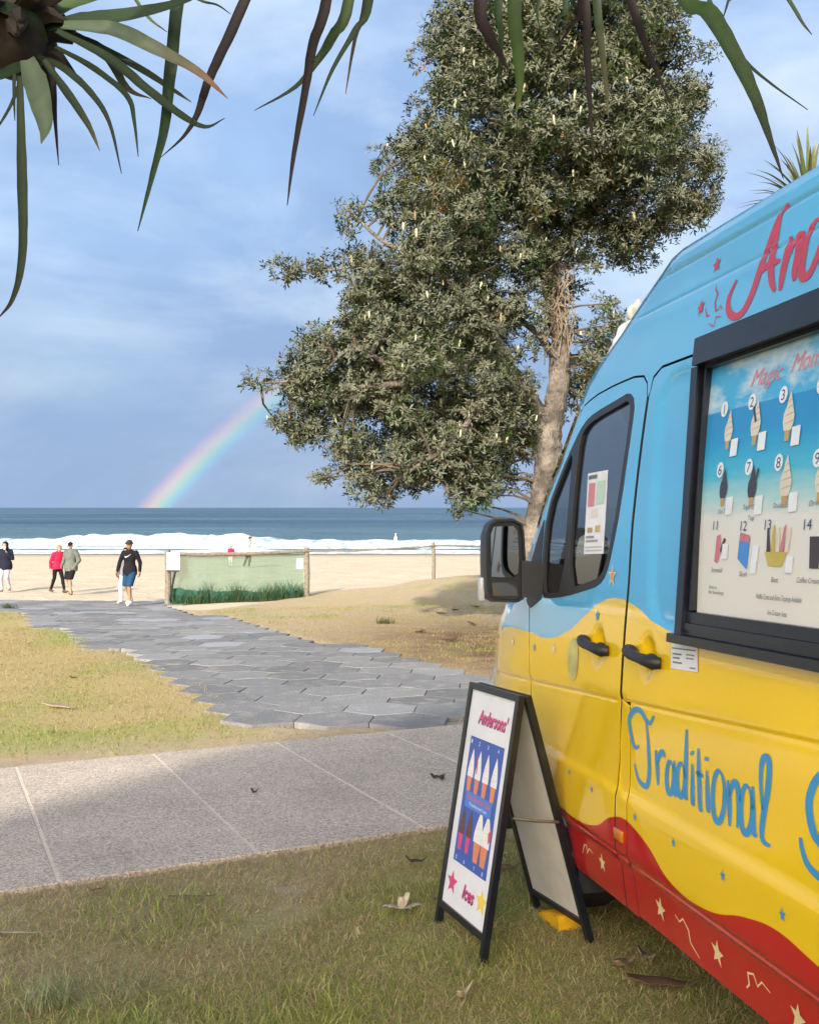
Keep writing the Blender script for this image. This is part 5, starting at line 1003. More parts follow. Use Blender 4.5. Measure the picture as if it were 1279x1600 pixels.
def person(loc, yaw, label, pose, wear, height=1.72, skin=None, group=None):
    """local space: +Y is the way the body faces, X to its right"""
    root = tag(empty('person', loc, yaw), label, 'person', group); k = height / 1.75; root.scale = (k, k, k)
    P = dict(hip=Vector((0, 0, .93)), chest=Vector((0, .01, 1.30)), neck=Vector((0, .005, 1.50)), head=Vector((0, .03, 1.625)))
    lean = pose.get('lean', 0); P['chest'].y += lean * .4; P['neck'].y += lean * .62; P['head'].y += lean * .8; P['chest'].z -= abs(lean) * .06; P['neck'].z -= abs(lean) * .1; P['head'].z -= abs(lean) * .14
    b = MB(); c = MB(); legs = {}; arms = {}
    for sgn, nm in ((-1, 'l'), (1, 'r')):
        fy, lift = pose['feet'][0 if sgn < 0 else 1]
        hipj = Vector((sgn * .095, 0, .90)); ank = Vector((sgn * pose.get('stance', .085), fy, .085 + lift)); mid = (hipj + ank) / 2; need = math.sqrt(max(.435 ** 2 - (hipj - ank).length_squared / 4, .0004)); knee = mid + Vector((0, need, .03)); toe = ank + Vector((sgn * .03, .155, -.05 - (.03 if lift > .03 else 0))); heel = ank + Vector((0, -.04, -.045))
        legs[nm] = (hipj, knee, ank, toe, heel)
        b.capsule(hipj, knee, .083, .055); b.capsule(knee, ank, .053, .036); b.ell(knee.lerp(ank, .30) + Vector((0, -.022, 0)), (.050, .052, .11)); b.capsule(heel, toe, .036, .028)
        sh = P['neck'] + Vector((sgn * .185, -.01, -.075)); el, wr = pose['arms'][0 if sgn < 0 else 1]; el = sh + Vector(el); wr = el + Vector(wr); arms[nm] = (sh, el, wr)
        b.capsule(sh, el, .050, .038); b.capsule(el, wr, .038, .027)
        d = (wr - el).normalized(); side = Vector((0, 1, 0)) if abs(d.y) < .8 else Vector((0, 0, 1)); side = (side - d * side.dot(d)).normalized(); nrm = d.cross(side)
        pc = wr + d * .055; b.ell(pc, (.018, .018, .018)); b.capsule(wr + side * .012, pc + d * .025 + side * .024, .022, .016); b.capsule(wr - side * .012, pc + d * .025 - side * .024, .022, .016); b.capsule(wr, pc + d * .02, .022, .02)
        for f, (o_, ln) in enumerate(((-.030, .062), (-.010, .078), (.010, .083), (.030, .072))):
            s0 = pc + d * .030 + side * o_; s1 = s0 + d * ln * .5 + nrm * -sgn * .010 + side * o_ * .15; s2 = s1 + d * ln * .42 - nrm * sgn * .026; b.capsule(s0, s1, .0095, .009, 8); b.capsule(s1, s2, .009, .0085, 8)
        t0 = wr + d * .02 + side * .026; t1 = t0 + d * .032 + side * .024; b.capsule(t0, t1, .012, .0105, 8); b.capsule(t1, t1 + d * .030 + side * .004, .0105, .009, 8)
    def torso(m, g=0.0):
        m.ell(P['hip'] + Vector((0, -.01, 0)), (.165 + g, .115 + g, .13 + g)); m.ell(P['chest'], (.165 + g, .115 + g, .21 + g)); m.ell((P['hip'] + P['chest']) / 2, (.145 + g, .10 + g, .20)); m.ell(P['neck'] + Vector((0, -.01, -.10)), (.185 + g, .085 + g, .09 + g))
    torso(b); b.capsule(P['neck'] - Vector((0, 0, .06)), P['head'] - Vector((0, .01, .06)), .056, .052)
    hd = P['head']; ht = pose.get('turn', 0); hr = Matrix.Rotation(ht, 3, 'Z'); nod = Matrix.Rotation(pose.get('nod', 0), 3, 'X'); hm_ = hr @ nod; hq = hm_.to_quaternion(); hp = lambda x, y, z: hd + hm_ @ Vector((x, y, z))
    b.ell(hp(0, -.005, .03), (.076, .095, .095), hq); b.ell(hp(0, .022, -.035), (.058, .068, .075), hq); b.ell(hp(0, .098, -.005), (.013, .020, .022), hq); b.ell(hp(0, .090, -.052), (.024, .012, .008), hq)
    for s in (-1, 1): b.ell(hp(s * .078, -.005, 0), (.012, .024, .034), hq)
    body = remesh(b, .0085, 'body', [skin or M['skin']], root)
    e = MB()
    for s in (-1, 1): e.ell(hp(s * .031, .082, .022), (.011, .008, .007), hq, 8, 6)
    e.build('eyes', M['inkdark'], body, True)
    # top
    t = MB(); g = wear.get('top_fit', .018); torso(t, g); hem = wear.get('hem', .86)
    if hem < .93: t.ell(P['hip'] + Vector((0, -.005, -.02)), (.190 + g, .140 + g, .30))
    for nm in 'lr':
        sh, el, wr = arms[nm]; t.capsule(sh, el, .058 + g * .5, .050 + g * .3)
        if wear.get('sleeve', 'long') == 'long': t.capsule(el, el.lerp(wr, .96), .048 + g * .4, .036 + g * .3)
    t.ell(P['neck'] + Vector((0, 0, -.01)), (.075, .072, .05))
    top = remesh(t, .011, 'top', [wear['top']], root, [((0, 0, hem), (0, 0, -1))] if hem else [])
    # bottoms
    bt = MB(); bt.ell(P['hip'] + Vector((0, -.01, -.02)), (.172, .125, .15)); g2 = wear.get('leg_fit', .02); cuts = []
    for nm in 'lr':
        hj, kn, an, toe, heel = legs[nm]
        if wear['legs'] == 'short': bt.capsule(hj, hj.lerp(kn, .92), .088 + g2, .078 + g2)
        else: bt.capsule(hj, kn, .085 + g2, .058 + g2); bt.capsule(kn, kn.lerp(an, .93), .058 + g2, .040 + g2); bt.ell(kn.lerp(an, .30) + Vector((0, -.02, 0)), (.050 + g2, .052 + g2, .11))
    remesh(bt, .011, 'shorts' if wear['legs'] == 'short' else 'trousers', [wear['bottom']], root, [((0, 0, .53), (0, 0, -1))] if wear['legs'] == 'short' else [])
    if wear.get('shoes'):
        for nm in 'lr':
            hj, kn, an, toe, heel = legs[nm]; s = MB(); s.capsule(heel + Vector((0, -.01, .012)), toe + Vector((0, .015, .006)), .048, .040); s.capsule(heel + Vector((0, 0, .02)), an + Vector((0, 0, .02)), .046, .048); remesh(s, .010, 'shoe', [wear['shoes']], root)
    hh = MB(); hk = wear.get('hair_kind', 'short')
    if hk == 'hat':
        hh.ell(hp(0, -.005, .075), (.092, .108, .078), hq); hh.ell(hp(0, 0, .045), (.135, .155, .018), hq); hh.ell(hp(0, 0, .06), (.108, .126, .03), hq); remesh(hh, .010, 'bucket_hat', [wear['hat']], root)
    elif hk == 'cap':
        hh.ell(hp(0, -.01, .072), (.086, .104, .070), hq); hh.ell(hp(0, .10, .052), (.066, .07, .012), hq); remesh(hh, .009, 'cap', [wear['hat']], root)
    elif hk == 'hood':
        hh.ell(hp(0, -.035, .03), (.105, .105, .125), hq); hh.ell(hp(0, -.05, -.09), (.11, .10, .08), hq); hh.ell(hp(0, .01, .10), (.085, .085, .04), hq); remesh(hh, .010, 'hair', [wear['hat']], root)
    else:
        hh.ell(hp(0, -.022, .048), (.086, .100, .090), hq); hh.ell(hp(0, .03, .105), (.062, .062, .03), hq)
        if hk == 'long': hh.ell(hp(0, -.075, -.05), (.075, .055, .13), hq); hh.ell(hp(0, -.06, .02), (.088, .07, .09), hq)
        remesh(hh, .009, 'hair', [wear['hat']], root)
    return root, top, P, arms, legs
K = dict(black=cloth('black_knit', (.010, .010, .014)), navy=cloth('navy_fabric', (.012, .014, .028)), blue=cloth('blue_shorts', (.012, .05, .11)), white=simple('white_shoe', (.75, .75, .74), .6), grey=cloth('grey_green_fleece', (.12, .135, .115)), red=cloth('red_jacket', (.55, .018, .07)), pale=cloth('pale_trousers', (.50, .49, .50)), whitecloth=cloth('white_cloth', (.72, .72, .74)), hairdark=cloth('dark_hair', (.018, .013, .010)), hairfair=cloth('fair_hair', (.26, .18, .10)), brown=cloth('brown_cloth', (.10, .05, .045)))
def stand(px, py, d): p = at(px, py, d); return Vector((p.x, p.y, Hf(p.x, p.y)))
ARM = lambda out=.04, f=.0, bend=.05: ((out, f, -.28), (out * .1, bend, -.25))
def arms2(lf, rf, o=.06, bl=.07, br=.07): return [((-o, lf, -.275), (-.01, lf * .6 + bl, -.235)), ((o, rf, -.275), (.01, rf * .6 + br, -.235))]
SK2 = simple('tanned_skin', (.36, .19, .12), .6, var=.1)
# man in black coming up the tiles
pr_ = person(stand(203, 948, 25.9) + Vector((0, 0, .045)), R(180 - 12), 'man in black sweater, blue shorts and bucket hat walking up the tile path', dict(feet=[(.16, .0), (-.20, .04)], arms=arms2(-.05, .06, .09), turn=R(0)), dict(top=K['black'], bottom=K['blue'], legs='short', shoes=K['white'], hair_kind='hat', hat=cloth('dark_hat', (.03, .032, .03)), hem=.82), 1.74, SK2)
root, top, P, arms, legs = pr_
b = MB()                                              # the white tick mark across his chest
dg = bpy.context.evaluated_depsgraph_get(); bpy.context.view_layer.update()
tk = [(.085, 1.335), (.070, 1.300), (.045, 1.296), (.010, 1.312), (-.035, 1.340), (-.100, 1.388), (-.035, 1.356), (.010, 1.335), (.040, 1.322), (.058, 1.322)]
def chest_y(x, z):
    hit, loc, nrm, idx = top.ray_cast(Vector((x, .6, z)), Vector((0, -1, 0))); return (loc.y + .006) if hit else .16
TKV = []
tu = [(.085, 1.335, .062, 1.322), (.070, 1.300, .052, 1.318), (.040, 1.298, .036, 1.318), (.0, 1.317, .0, 1.330), (-.05, 1.348, -.05, 1.358), (-.105, 1.392, -.104, 1.393)]
for x0, z0, x1, z1 in tu: TKV += [(x0, chest_y(x0, z0), z0), (x1, chest_y(x1, z1), z1)]
b.add(TKV, [(2 * i, 2 * i + 1, 2 * i + 3, 2 * i + 2) for i in range(5)]); b.build('tick_mark', simple('white_print', (.8, .8, .8), .6), top)
person(stand(197.5, 946, 27.2) + Vector((0, 0, .03)), R(180 - 8), 'person in white trousers mostly hidden behind the man in black', dict(feet=[(-.15, .03), (.17, 0)], arms=arms2(.05, -.05, .08)), dict(top=cloth('grey_top', (.20, .19, .20)), bottom=K['whitecloth'], legs='long', shoes=K['white'], hair_kind='short', hat=K['hairdark'], hem=.86), 1.56, SK2)
person(stand(111, 927, 32.0), R(180 - 14), 'man in grey green hoodie and black shorts walking barefoot on the sand', dict(feet=[(.13, 0), (-.16, .03)], arms=[((-.10, -.04, -.27), (.03, .16, -.16)), ((.10, -.04, -.27), (-.03, .16, -.16))], turn=R(10), nod=R(-8)), dict(top=K['grey'], bottom=K['black'], legs='short', hair_kind='cap', hat=K['hairdark'], hem=.80, top_fit=.045), 1.76, M['skin'])
person(stand(90, 918, 33.2), R(180 + 52), 'woman in red jacket and black leggings striding beside the grey hoodie', dict(feet=[(.30, 0), (-.30, .02)], arms=arms2(.08, -.10, .07), lean=.12, turn=R(-15), nod=R(-14)), dict(top=K['red'], bottom=K['black'], legs='long', leg_fit=.008, hair_kind='long', hat=K['hairfair'], hem=.86, top_fit=.035, shoes=K['brown']), 1.66, M['skin'])
person(stand(9, 919, 33.6), R(180 - 5), 'person in navy jacket and pale trousers raising a white cup to the mouth', dict(feet=[(-.12, .02), (.10, 0)], arms=[((-.10, .06, -.25), (.13, .10, .20)), ((.09, -.02, -.27), (-.02, .09, -.24))], turn=R(0)), dict(top=K['navy'], bottom=K['pale'], legs='long', leg_fit=.02, hair_kind='hood', hat=K['hairdark'], hem=.78, top_fit=.05), 1.74, M['skin'])
cp = MB(); cpp = Matrix.Rotation(R(175), 3, 'Z') @ (Vector((-.07, .19, 1.545)) * (1.74 / 1.75)) + stand(9, 919, 33.6); cp.tube([cpp + Vector((0, 0, -.05)), cpp + Vector((0, 0, .06))], [.032, .042], 12); cp.tube([cpp + Vector((0, 0, .06)), cpp + Vector((0, 0, .072))], [.045, .040], 12); tag(cp.build('cup', K['white'], None, True), 'white paper cup held by the person in navy jacket', 'cup')
person(stand(385, 890, 53.0), R(180 + 60), 'dark haired person in white top leaning forward beyond the fence', dict(feet=[(.10, 0), (-.12, .02)], arms=arms2(.10, .12, .06), lean=.30, nod=R(-15)), dict(top=K['whitecloth'], bottom=K['brown'], legs='long', hair_kind='short', hat=K['hairdark'], hem=.86), 1.74, SK2)
person(stand(361, 892, 53.4), R(180), 'child in red top on the sand seen through the fence mesh', dict(feet=[(.06, 0), (-.08, .01)], arms=arms2(.04, -.04, .08)), dict(top=K['red'], bottom=K['pale'], legs='long', hair_kind='short', hat=K['hairfair'], hem=.86), 1.22, M['skin'])
# a small white marker out in the shallows
mkp = at(618, 840, 120.0); b = MB(); b.tube([(0, 0, -.3), (0, 0, .15), (0, 0, .45), (0, 0, .62)], [.28, .26, .14, .05], 12); b.tube([(0, 0, .6), (0, 0, .95)], .03, 6); b.box((0, 0, .86), (.22, .05, .16), ch=.02)
o = b.build('marker_buoy', K['white'], None, True); o.location = (mkp.x, 93, SEA + .1); o.location.x = (618 - 639.5) / 1500 * 93; o.scale = (.62, .62, .50); o.location.z = SEA + .80
tag(o, 'small white marker buoy floating among the breakers', 'buoy')
# ------------------------------------------------------------------ the coast banksia
def bark():
    m, t, b = newmat('banksia_bark'); tc = N(t, 'ShaderNodeTexCoord'); n1 = N(t, 'ShaderNodeTexNoise', i_Scale=3.0, i_Detail=8.0, i_Roughness=.65); lk(t, tc.outputs['Object'], n1.inputs['Vector'])
    r = N(t, 'ShaderNodeValToRGB'); r.color_ramp.elements[0].position = .40; r.color_ramp.elements[1].position = .60; r.color_ramp.elements[0].color = (.070, .060, .050, 1); r.color_ramp.elements[1].color = (.215, .185, .15, 1); lk(t, n1.outputs['Fac'], r.inputs[0]); lk(t, r.outputs[0], b.inputs['Base Color'])
    b.inputs['Roughness'].default_value = .95; mpb = N(t, 'ShaderNodeMapping'); mpb.inputs['Scale'].default_value = (16, 16, 7); lk(t, tc.outputs['Object'], mpb.inputs[0]); v = N(t, 'ShaderNodeTexVoronoi', i_Scale=1.0, feature='DISTANCE_TO_EDGE'); lk(t, mpb.outputs[0], v.inputs['Vector']); ad = N(t, 'ShaderNodeMath', operation='ADD'); lk(t, n1.outputs['Fac'], ad.inputs[0]); lk(t, v.outputs['Distance'], ad.inputs[1])
    bp = N(t, 'ShaderNodeBump', i_Strength=1.0, i_Distance=.035); lk(t, ad.outputs[0], bp.inputs['Height']); lk(t, bp.outputs[0], b.inputs['Normal']); return m
M['bark'] = bark(); M['twig'] = simple('twig_bark', (.10, .08, .06), .95, var=.3, scale=8)
TD = 18.0
base = at(806, 985, TD); tree = tag(empty('banksia_tree', (base.x, TD, Hf(base.x, TD))), 'tall banksia with gnarled pale trunk and cream flower spikes behind the van', 'tree'); tl0 = Vector(tree.location)
def T3(px, py, dd=0.0): d = TD + dd; return Vector(((px - 639.5) / 1500 * TD * 1.0, d, CAMZ - (py - 793) / 1500 * TD)) - tl0
def limb(mb, pts, seed):
    rnd = random.Random(seed); P = [np.array(T3(*p[:3])) for p in pts]; rr = [p[3] for p in pts]
    Q = catmull(P, 6); rq = np.interp(np.linspace(0, len(rr) - 1, len(Q)), range(len(rr)), rr)
    Q = [Vector(q) + Vector((rnd.gauss(0, .06), rnd.gauss(0, .06), 0)) * float(rq[i]) for i, q in enumerate(Q)]; rq = [float(r) * rnd.uniform(.97, 1.03) for r in rq]
    mb.tube(Q, rq, 12 if rr[0] > .1 else 7)
    return [(q, r) for q, r in zip(Q, rq)]
nodes = []
trunk = MB(); nodes += limb(trunk, [(806,1000,0,.34),(812,930,0,.22),(827,850,0,.19),(848,770,0,.23),(856,715,0,.27),(850,670,0,.24),(846,640,0,.15)], 1)
trunk.build('trunk', M['bark'], tree, True)
LIMBS = [[(852,712,0,.22),(836,650,0,.22),(822,622,0,.21),(800,590,-.2,.17),(765,570,-.5,.13),(710,585,-.9,.10),(640,610,-1.2,.07),(560,620,-1.3,.045)],
 [(856,712,0,.24),(862,650,0,.22),(872,600,0,.20),(876,530,.1,.19),(864,460,.1,.20),(856,400,.2,.19)],
 [(856,410,.2,.18),(880,375,.2,.15),(915,335,.3,.13),(960,270,.4,.10),(1000,190,.5,.06),(1020,110,.6,.03)],
 [(856,410,.2,.17),(835,360,0,.14),(815,300,-.2,.11),(800,220,-.3,.09),(780,130,-.3,.06),(770,40,-.3,.03)],
 [(872,615,0,.12),(895,560,.5,.10),(930,545,.9,.08),(975,520,1.2,.06)],
 [(800,595,-.2,.11),(770,540,-.6,.09),(720,480,-.9,.07),(660,430,-1.0,.05),(600,400,-1.0,.035),(555,360,-1.0,.02)],
 [(815,300,-.2,.08),(760,270,.3,.06),(700,240,.6,.045),(640,220,.6,.03)],
 [(765,572,-.5,.08),(740,640,-1.1,.06),(700,700,-1.4,.045),(640,740,-1.5,.03)],
 [(870,560,.1,.09),(840,500,.9,.07),(760,450,1.5,.05),(660,500,1.6,.035),(560,560,1.4,.02)],
 [(915,335,.3,.09),(980,340,.9,.07),(1050,320,1.0,.045),(1100,300,1.0,.025)],
 [(845,680,0,.10),(815,700,.9,.07),(780,730,1.3,.05),(735,760,1.4,.03)],
 [(640,610,-1.2,.05),(560,560,-1.1,.04),(500,600,-1.0,.03),(420,610,-1.0,.02)],
 [(660,430,-1.0,.04),(580,430,-.8,.03),(520,435,-.6,.022),(450,438,-.6,.012)]]
for i, L_ in enumerate(LIMBS):
    b = MB(); nodes += limb(b, L_, 10 + i); b.build('limb', M['bark'], tree, True)
b = MB()                                              # old stems and aerial roots clinging to the upper trunk
for k in range(30):
    r0 = random.Random(k); px0 = r0.gauss(864, 13); y0 = r0.uniform(380, 480); P = []
    for j in range(7):
        q = j / 6; P.append(T3(px0 + r0.gauss(0, 8) + q * r0.gauss(3, 5), y0 + q * r0.uniform(50, 110), -.22 + r0.gauss(0, .05)))
    b.tube([Vector(q) for q in catmull([np.array(p) for p in P], 3)], r0.uniform(.006, .016), 5)
b.build('dead_stems', simple('dead_stems', (.20, .16, .115), .95, var=.3, scale=4), tree, True)
CROWN = [(700,-60),(820,-110),(960,-90),(1055,-20),(1075,40),(1108,95),(1098,150),(1085,175),(1125,225),(1118,262),(1142,285),(1112,330),(1090,368),(1052,400),(1010,440),(985,480),(960,560),(920,640),(880,660),(905,560),(920,470),(890,410),(840,420),(815,520),(800,560),(815,640),(800,720),(808,778),(760,795),(735,812),(690,806),(640,770),(600,795),(560,806),(525,770),(468,752),(478,735),(530,728),(500,700),(425,705),(420,650),(376,612),(400,590),(440,575),(455,535),(490,515),(540,515),(515,470),(450,446),(446,430),(500,428),(535,415),(522,345),(540,335),(565,385),(585,380),(575,310),(600,290),(560,250),(570,235),(620,240),(630,200),(610,165),(650,160),(632,95),(662,85),(650,40),(680,25)]
GAPS = [(600,395,16),(545,470,12),(792,345,15),(800,560,14),(940,440,14),(440,600,10),(1000,420,14),(985,170,10),(905,200,10),(700,330,9),(690,770,10),(835,740,20),(858,660,16),(864,500,14)]
cl = []; rr_ = random.Random(5); tries = 0
CX = np.array(CROWN, float)
while len(cl) < 430 and tries < 40000:
    tries += 1; px, py = rr_.uniform(370, 1150), rr_.uniform(-110, 815)
    if not clip_in(CROWN, (px, py)): continue
    de = float(dist_poly(np.array([px]), np.array([py]), CROWN)[0]); 
    if de < 9 or any((px - gx) ** 2 + (py - gy2) ** 2 < (gr + 16) ** 2 for gx, gy2, gr in GAPS): continue
    dep = min(de / 150, 1) ** .6 * 2.3; dd = rr_.uniform(-1, 1) ** 1 * dep
    if rr_.random() < .55: dd = -abs(dd)
    if px > 815 and px < 905 and 380 < py < 720: dd = abs(dd) + .5
    rad = min(de * .95 + 5, rr_.uniform(26, 46))
    if any((px - c[0]) ** 2 + (py - c[1]) ** 2 + ((dd - c[2]) * 83) ** 2 < (.36 * (rad + c[3])) ** 2 for c in cl): continue
    cl.append((px, py, dd, rad))
cl += [(890,470,.6,26),(905,430,.8,26),(838,480,-.5,30),(832,540,-.5,32),(896,590,.7,26),(915,620,.9,24),(800,655,-.5,32),(812,745,.3,26),(788,695,-.3,32),(835,600,-.55,24),(815,610,-.6,26),(925,570,.9,26),(940,520,1.0,26),(905,520,.8,24),(850,430,-.4,22),(838,395,-.4,28),(870,345,-.4,30),(770,640,-.6,34),(740,690,-.6,34),(620,640,-.6,38),(680,660,-.6,38),(560,640,-.5,34),(640,560,-.7,38)] + [(rr_.uniform(470, 800), rr_.uniform(470, 740), rr_.uniform(-.6, .6), 40) for _ in range(46)] + [(rr_.uniform(680, 1060), rr_.uniform(20, 360), rr_.uniform(-.5, .6), 40) for _ in range(46)]
cl = [c for c in cl if clip_in(CROWN, c[:2])]
cl += [(884, 452, .55, 24), (892, 500, .6, 24), (886, 548, .55, 22), (900, 600, .6, 24), (838, 452, -.45, 24), (830, 500, -.5, 28), (822, 552, -.5, 26), (846, 405, -.45, 26), (876, 405, -.4, 24), (900, 395, .3, 26), (812, 610, -.5, 26), (806, 700, -.4, 26), (925, 590, .8, 24), (890, 640, .7, 20), (815, 760, .2, 22)]
cl += [(625, 232, .5, 26), (655, 222, .5, 28), (690, 238, .5, 30), (735, 258, .3, 30), (590, 238, .3, 20), (650, 260, .2, 28), (600, 270, 0, 24), (460, 436, -.6, 18), (490, 434, -.6, 18)]
for L_ in LIMBS:
    for (px, py, dd, r0_) in L_:
        if r0_ <= .075 and not any((px - gx) ** 2 + (py - gy2) ** 2 < gr ** 2 for gx, gy2, gr in GAPS): cl.append((px, py, dd, 24 + 10 * rr_.random()))
print('clumps', len(cl))
b = MB(); NP = np.array([n_[0][:] for n_ in nodes]); NR = [n_[1] for n_ in nodes]
for px, py, dd, rad in cl:                             # a twig from the nearest limb into each clump
    c = np.array(T3(px, py, dd)); d_ = np.linalg.norm(NP - c, axis=1) + .4 * np.maximum(NP[:, 2] - c[2], 0); i = int(np.argmin(d_)); s = Vector(NP[i]); c = Vector(c); m_ = s.lerp(c, .5) + Vector((rr_.gauss(0, .1), rr_.gauss(0, .1), .10 + rr_.gauss(0, .08)))
    b.tube([s, s.lerp(m_, .5) + Vector((0, 0, .05)), m_, c], [min(NR[i] * .6, .045), .028, .02, .008], 5)
b.build('twigs', M['twig'], tree, True)
# leaves: whorls at the twig tips, grey green above, white felt below
cen = np.array([T3(px, py, dd)[:] for px, py, dd, rad in cl]); rad = np.array([c[3] for c in cl]) * TD / 1500
per = np.maximum((rad / .40) ** 2 * 58, 16).astype(int); idx = np.repeat(np.arange(len(cl)), per); nw = len(idx)
v = rng.normal(size=(nw, 3)); v /= np.linalg.norm(v, axis=1, keepdims=True); v[:, 2] = v[:, 2] * .9 + .12
rw = rng.uniform(.45, 1.08, nw) ** .7; pos = cen[idx] + v * (rad[idx] * rw)[:, None] * np.array([1.05, 1.05, .85])
axis_ = v * .9 + np.array([0, 0, .55]) + rng.normal(0, .25, (nw, 3)); axis_ /= np.linalg.norm(axis_, axis=1, keepdims=True)
nl = 9; tot = nw * nl; ax = np.repeat(axis_, nl, 0); p0 = np.repeat(pos, nl, 0)
tmp = np.where(np.abs(ax[:, 2:3]) < .9, np.array([0, 0, 1.0]), np.array([1.0, 0, 0])); e1 = np.cross(ax, tmp); e1 /= np.linalg.norm(e1, axis=1, keepdims=True); e2 = np.cross(ax, e1)
ph = rng.uniform(0, 2 * np.pi, tot); el = rng.uniform(-.15, .95, tot); dirv = (e1 * np.cos(ph)[:, None] + e2 * np.sin(ph)[:, None]) * np.cos(el)[:, None] + ax * np.sin(el)[:, None]
sid = np.cross(dirv, ax); sid /= np.linalg.norm(sid, axis=1, keepdims=True) + 1e-9
Ln = rng.uniform(.085, .155, tot)[:, None]; Wd = rng.uniform(.022, .036, tot)[:, None]; p0 = p0 + ax * rng.uniform(-.05, .05, (tot, 1))
up_ = np.cross(sid, dirv)
V = np.stack([p0 + dirv * .01, p0 + dirv * Ln * .62 + sid * Wd * .5 - up_ * 0, p0 + dirv * Ln - ax * .012, p0 + dirv * Ln * .62 - sid * Wd * .5], 1).reshape(-1, 3)
F = (np.arange(tot)[:, None] * 4 + np.array([0, 3, 2, 1]))
pal = np.array([(.034, .062, .015), (.046, .078, .020), (.066, .096, .027), (.105, .122, .042), (.026, .046, .013), (.16, .155, .08), (.12, .08, .04)]); w_ = np.array([.26, .24, .18, .12, .12, .05, .03]); 
ci = rng.choice(len(pal), nw, p=w_ / w_.sum()); clt = rng.uniform(.45, 1.25, (len(cl), 1)) * np.array([1, 1, 1]) * (1 + rng.normal(0, .12, (len(cl), 3)) * np.array([1, .3, .6])); brn = rng.random(len(cl)) < .07; clt[brn] *= np.array([1.9, 1.15, .9]); ccol = pal[ci] * rng.uniform(.8, 1.25, (nw, 1)) * clt[idx]; lc = np.repeat(ccol, nl, 0) * rng.uniform(.78, 1.25, (tot, 1))
# which side of a blade is its top
M['leaf'] = tinted('banksia_leaf', .5, back=(.13, .14, .09), trans=.10, spec=.35)
npmesh('crown', V, F, M['leaf'], col=np.repeat(lc, 4, 0), parent=tree)
# flower spikes stand up from the outer whorls
sp = MB(); sp.tube([(0, 0, -.05), (0, 0, -.03), (0, 0, .02), (0, 0, .07), (0, 0, .095), (0, 0, .105)], [.010, .020, .024, .023, .017, .005], 8); so = sp.build('flower_spike', simple('cream_flower', (.46, .43, .28), .8, var=.25, scale=60, bump=.004, bscale=120), tree, True); sm_ = so.data
order = [i for i in rng.permutation(nw) if v[i, 1] < .15 and v[i, 2] > -.35 and rw[i] > .8]
tanm = simple('spent_flower', (.34, .24, .13), .9, var=.3, scale=50); sm2 = sm_.copy(); sm2.materials.clear(); sm2.materials.append(tanm)
for q, i in enumerate(order[:290]):
    o = so if q == 0 else link('flower_spike', sm_ if rng.random() < .78 else sm2, tree); o.location = pos[i] + axis_[i] * .04; a = Vector((axis_[i][0] * .3, axis_[i][1] * .3, 1)).normalized(); o.rotation_euler = Vector((0, 0, 1)).rotation_difference(a).to_euler(); s = rng.uniform(.6, 1.0); o.scale = (s, s, s * rng.uniform(.9, 1.25))

# ------------------------------------------------------------------ pandanus
M['pleaf'] = tinted('pandanus_leaf', .5, trans=.12, spec=.22); M['pbark'] = simple('pandanus_bark', (.13, .09, .06), .95, var=.4, scale=12, bump=.02, bscale=14)
def strap(P, w, col, col_tip, fold=.32, twist=0.0, sideref=None):
    """a long leaf: keeled, tapering to a point, with a spine of its own"""
    Q = catmull([np.array(p) for p in P], 5); n = len(Q); V = []; Cc = []; prev = None
    for i, q in enumerate(Q):
        t = Q[min(i + 1, n - 1)] - Q[max(i - 1, 0)]; t = t / (np.linalg.norm(t) + 1e-9); ref = np.array(sideref if sideref is not None else (0, 0, 1.0))
        s = np.cross(t, ref); L_ = np.linalg.norm(s); s = s / L_ if L_ > .12 else (prev if prev is not None else np.array([1.0, 0, 0]))
        if prev is not None and s @ prev < 0: s = -s
        prev = s; u = np.cross(s, t); a = twist * i / n; s2 = s * math.cos(a) + u * math.sin(a); u2 = np.cross(s2, t)
        f = i / (n - 1); ww = w / 2 * min(1, .55 + 2.2 * f) * (1 - max(0, (f - .25) / .75) ** 1.5) + .0012
        jl, jr = 1 + random.uniform(-.07, .05), 1 + random.uniform(-.07, .05); V += [q - s2 * ww * jl + u2 * ww * fold, q, q + s2 * ww * jr + u2 * ww * fold]; cc = np.array(col) * (1 - f ** 3) + np.array(col_tip) * f ** 3; Cc += [cc * random.uniform(.75, 1.1), cc * random.uniform(1.0, 1.3), cc * random.uniform(.7, 1.05)]
    F = [(3 * i + j, 3 * i + j + 1, 3 * i + 4 + j, 3 * i + 3 + j) for i in range(n - 1) for j in range(2)]
    return np.array(V), np.array(F), np.array(Cc)
def strap_obj(P, w, col, tip, parent, **kw):
    V, F, Cc = strap(P, w, col, tip, **kw); return npmesh('leaf', V - np.array(parent.location[:]), F, M['pleaf'], col=Cc, smooth=True, parent=parent)
GR = (.038, .070, .018); GP = (.105, .145, .085); BR = (.012, .006, .005); GD = (.024, .044, .017); TIP = (.16, .11, .05); TB = (.02, .011, .009)
pan = tag(empty('pandanus_tree', (-3.2, -.6, Hf(-3.2, -.6))), 'pandanus with long strap leaves hanging into the top of the view', 'tree')
hA_ = at(22, 62, 2.9); hB = at(560, -330, 2.7); hC = at(850, -360, 2.9); hD = at(1010, -260, 2.6)
crotch = Vector((-2.5, -.3, 3.0))
def ptube(P, r, name='branch'):
    b = MB(); b.tube([Vector(q) - pan.location for q in catmull([np.array(p) for p in P], 5)], list(np.interp(np.linspace(0, 1, (len(P) - 1) * 5 + 1), np.linspace(0, 1, len(r)), r)), 10); b.build(name, M['pbark'], pan, True)
ptube([(-3.2, -.6, Hf(-3.2, -.6) - .1), (-3.05, -.5, 1.4), crotch], [.16, .13, .12], 'trunk')
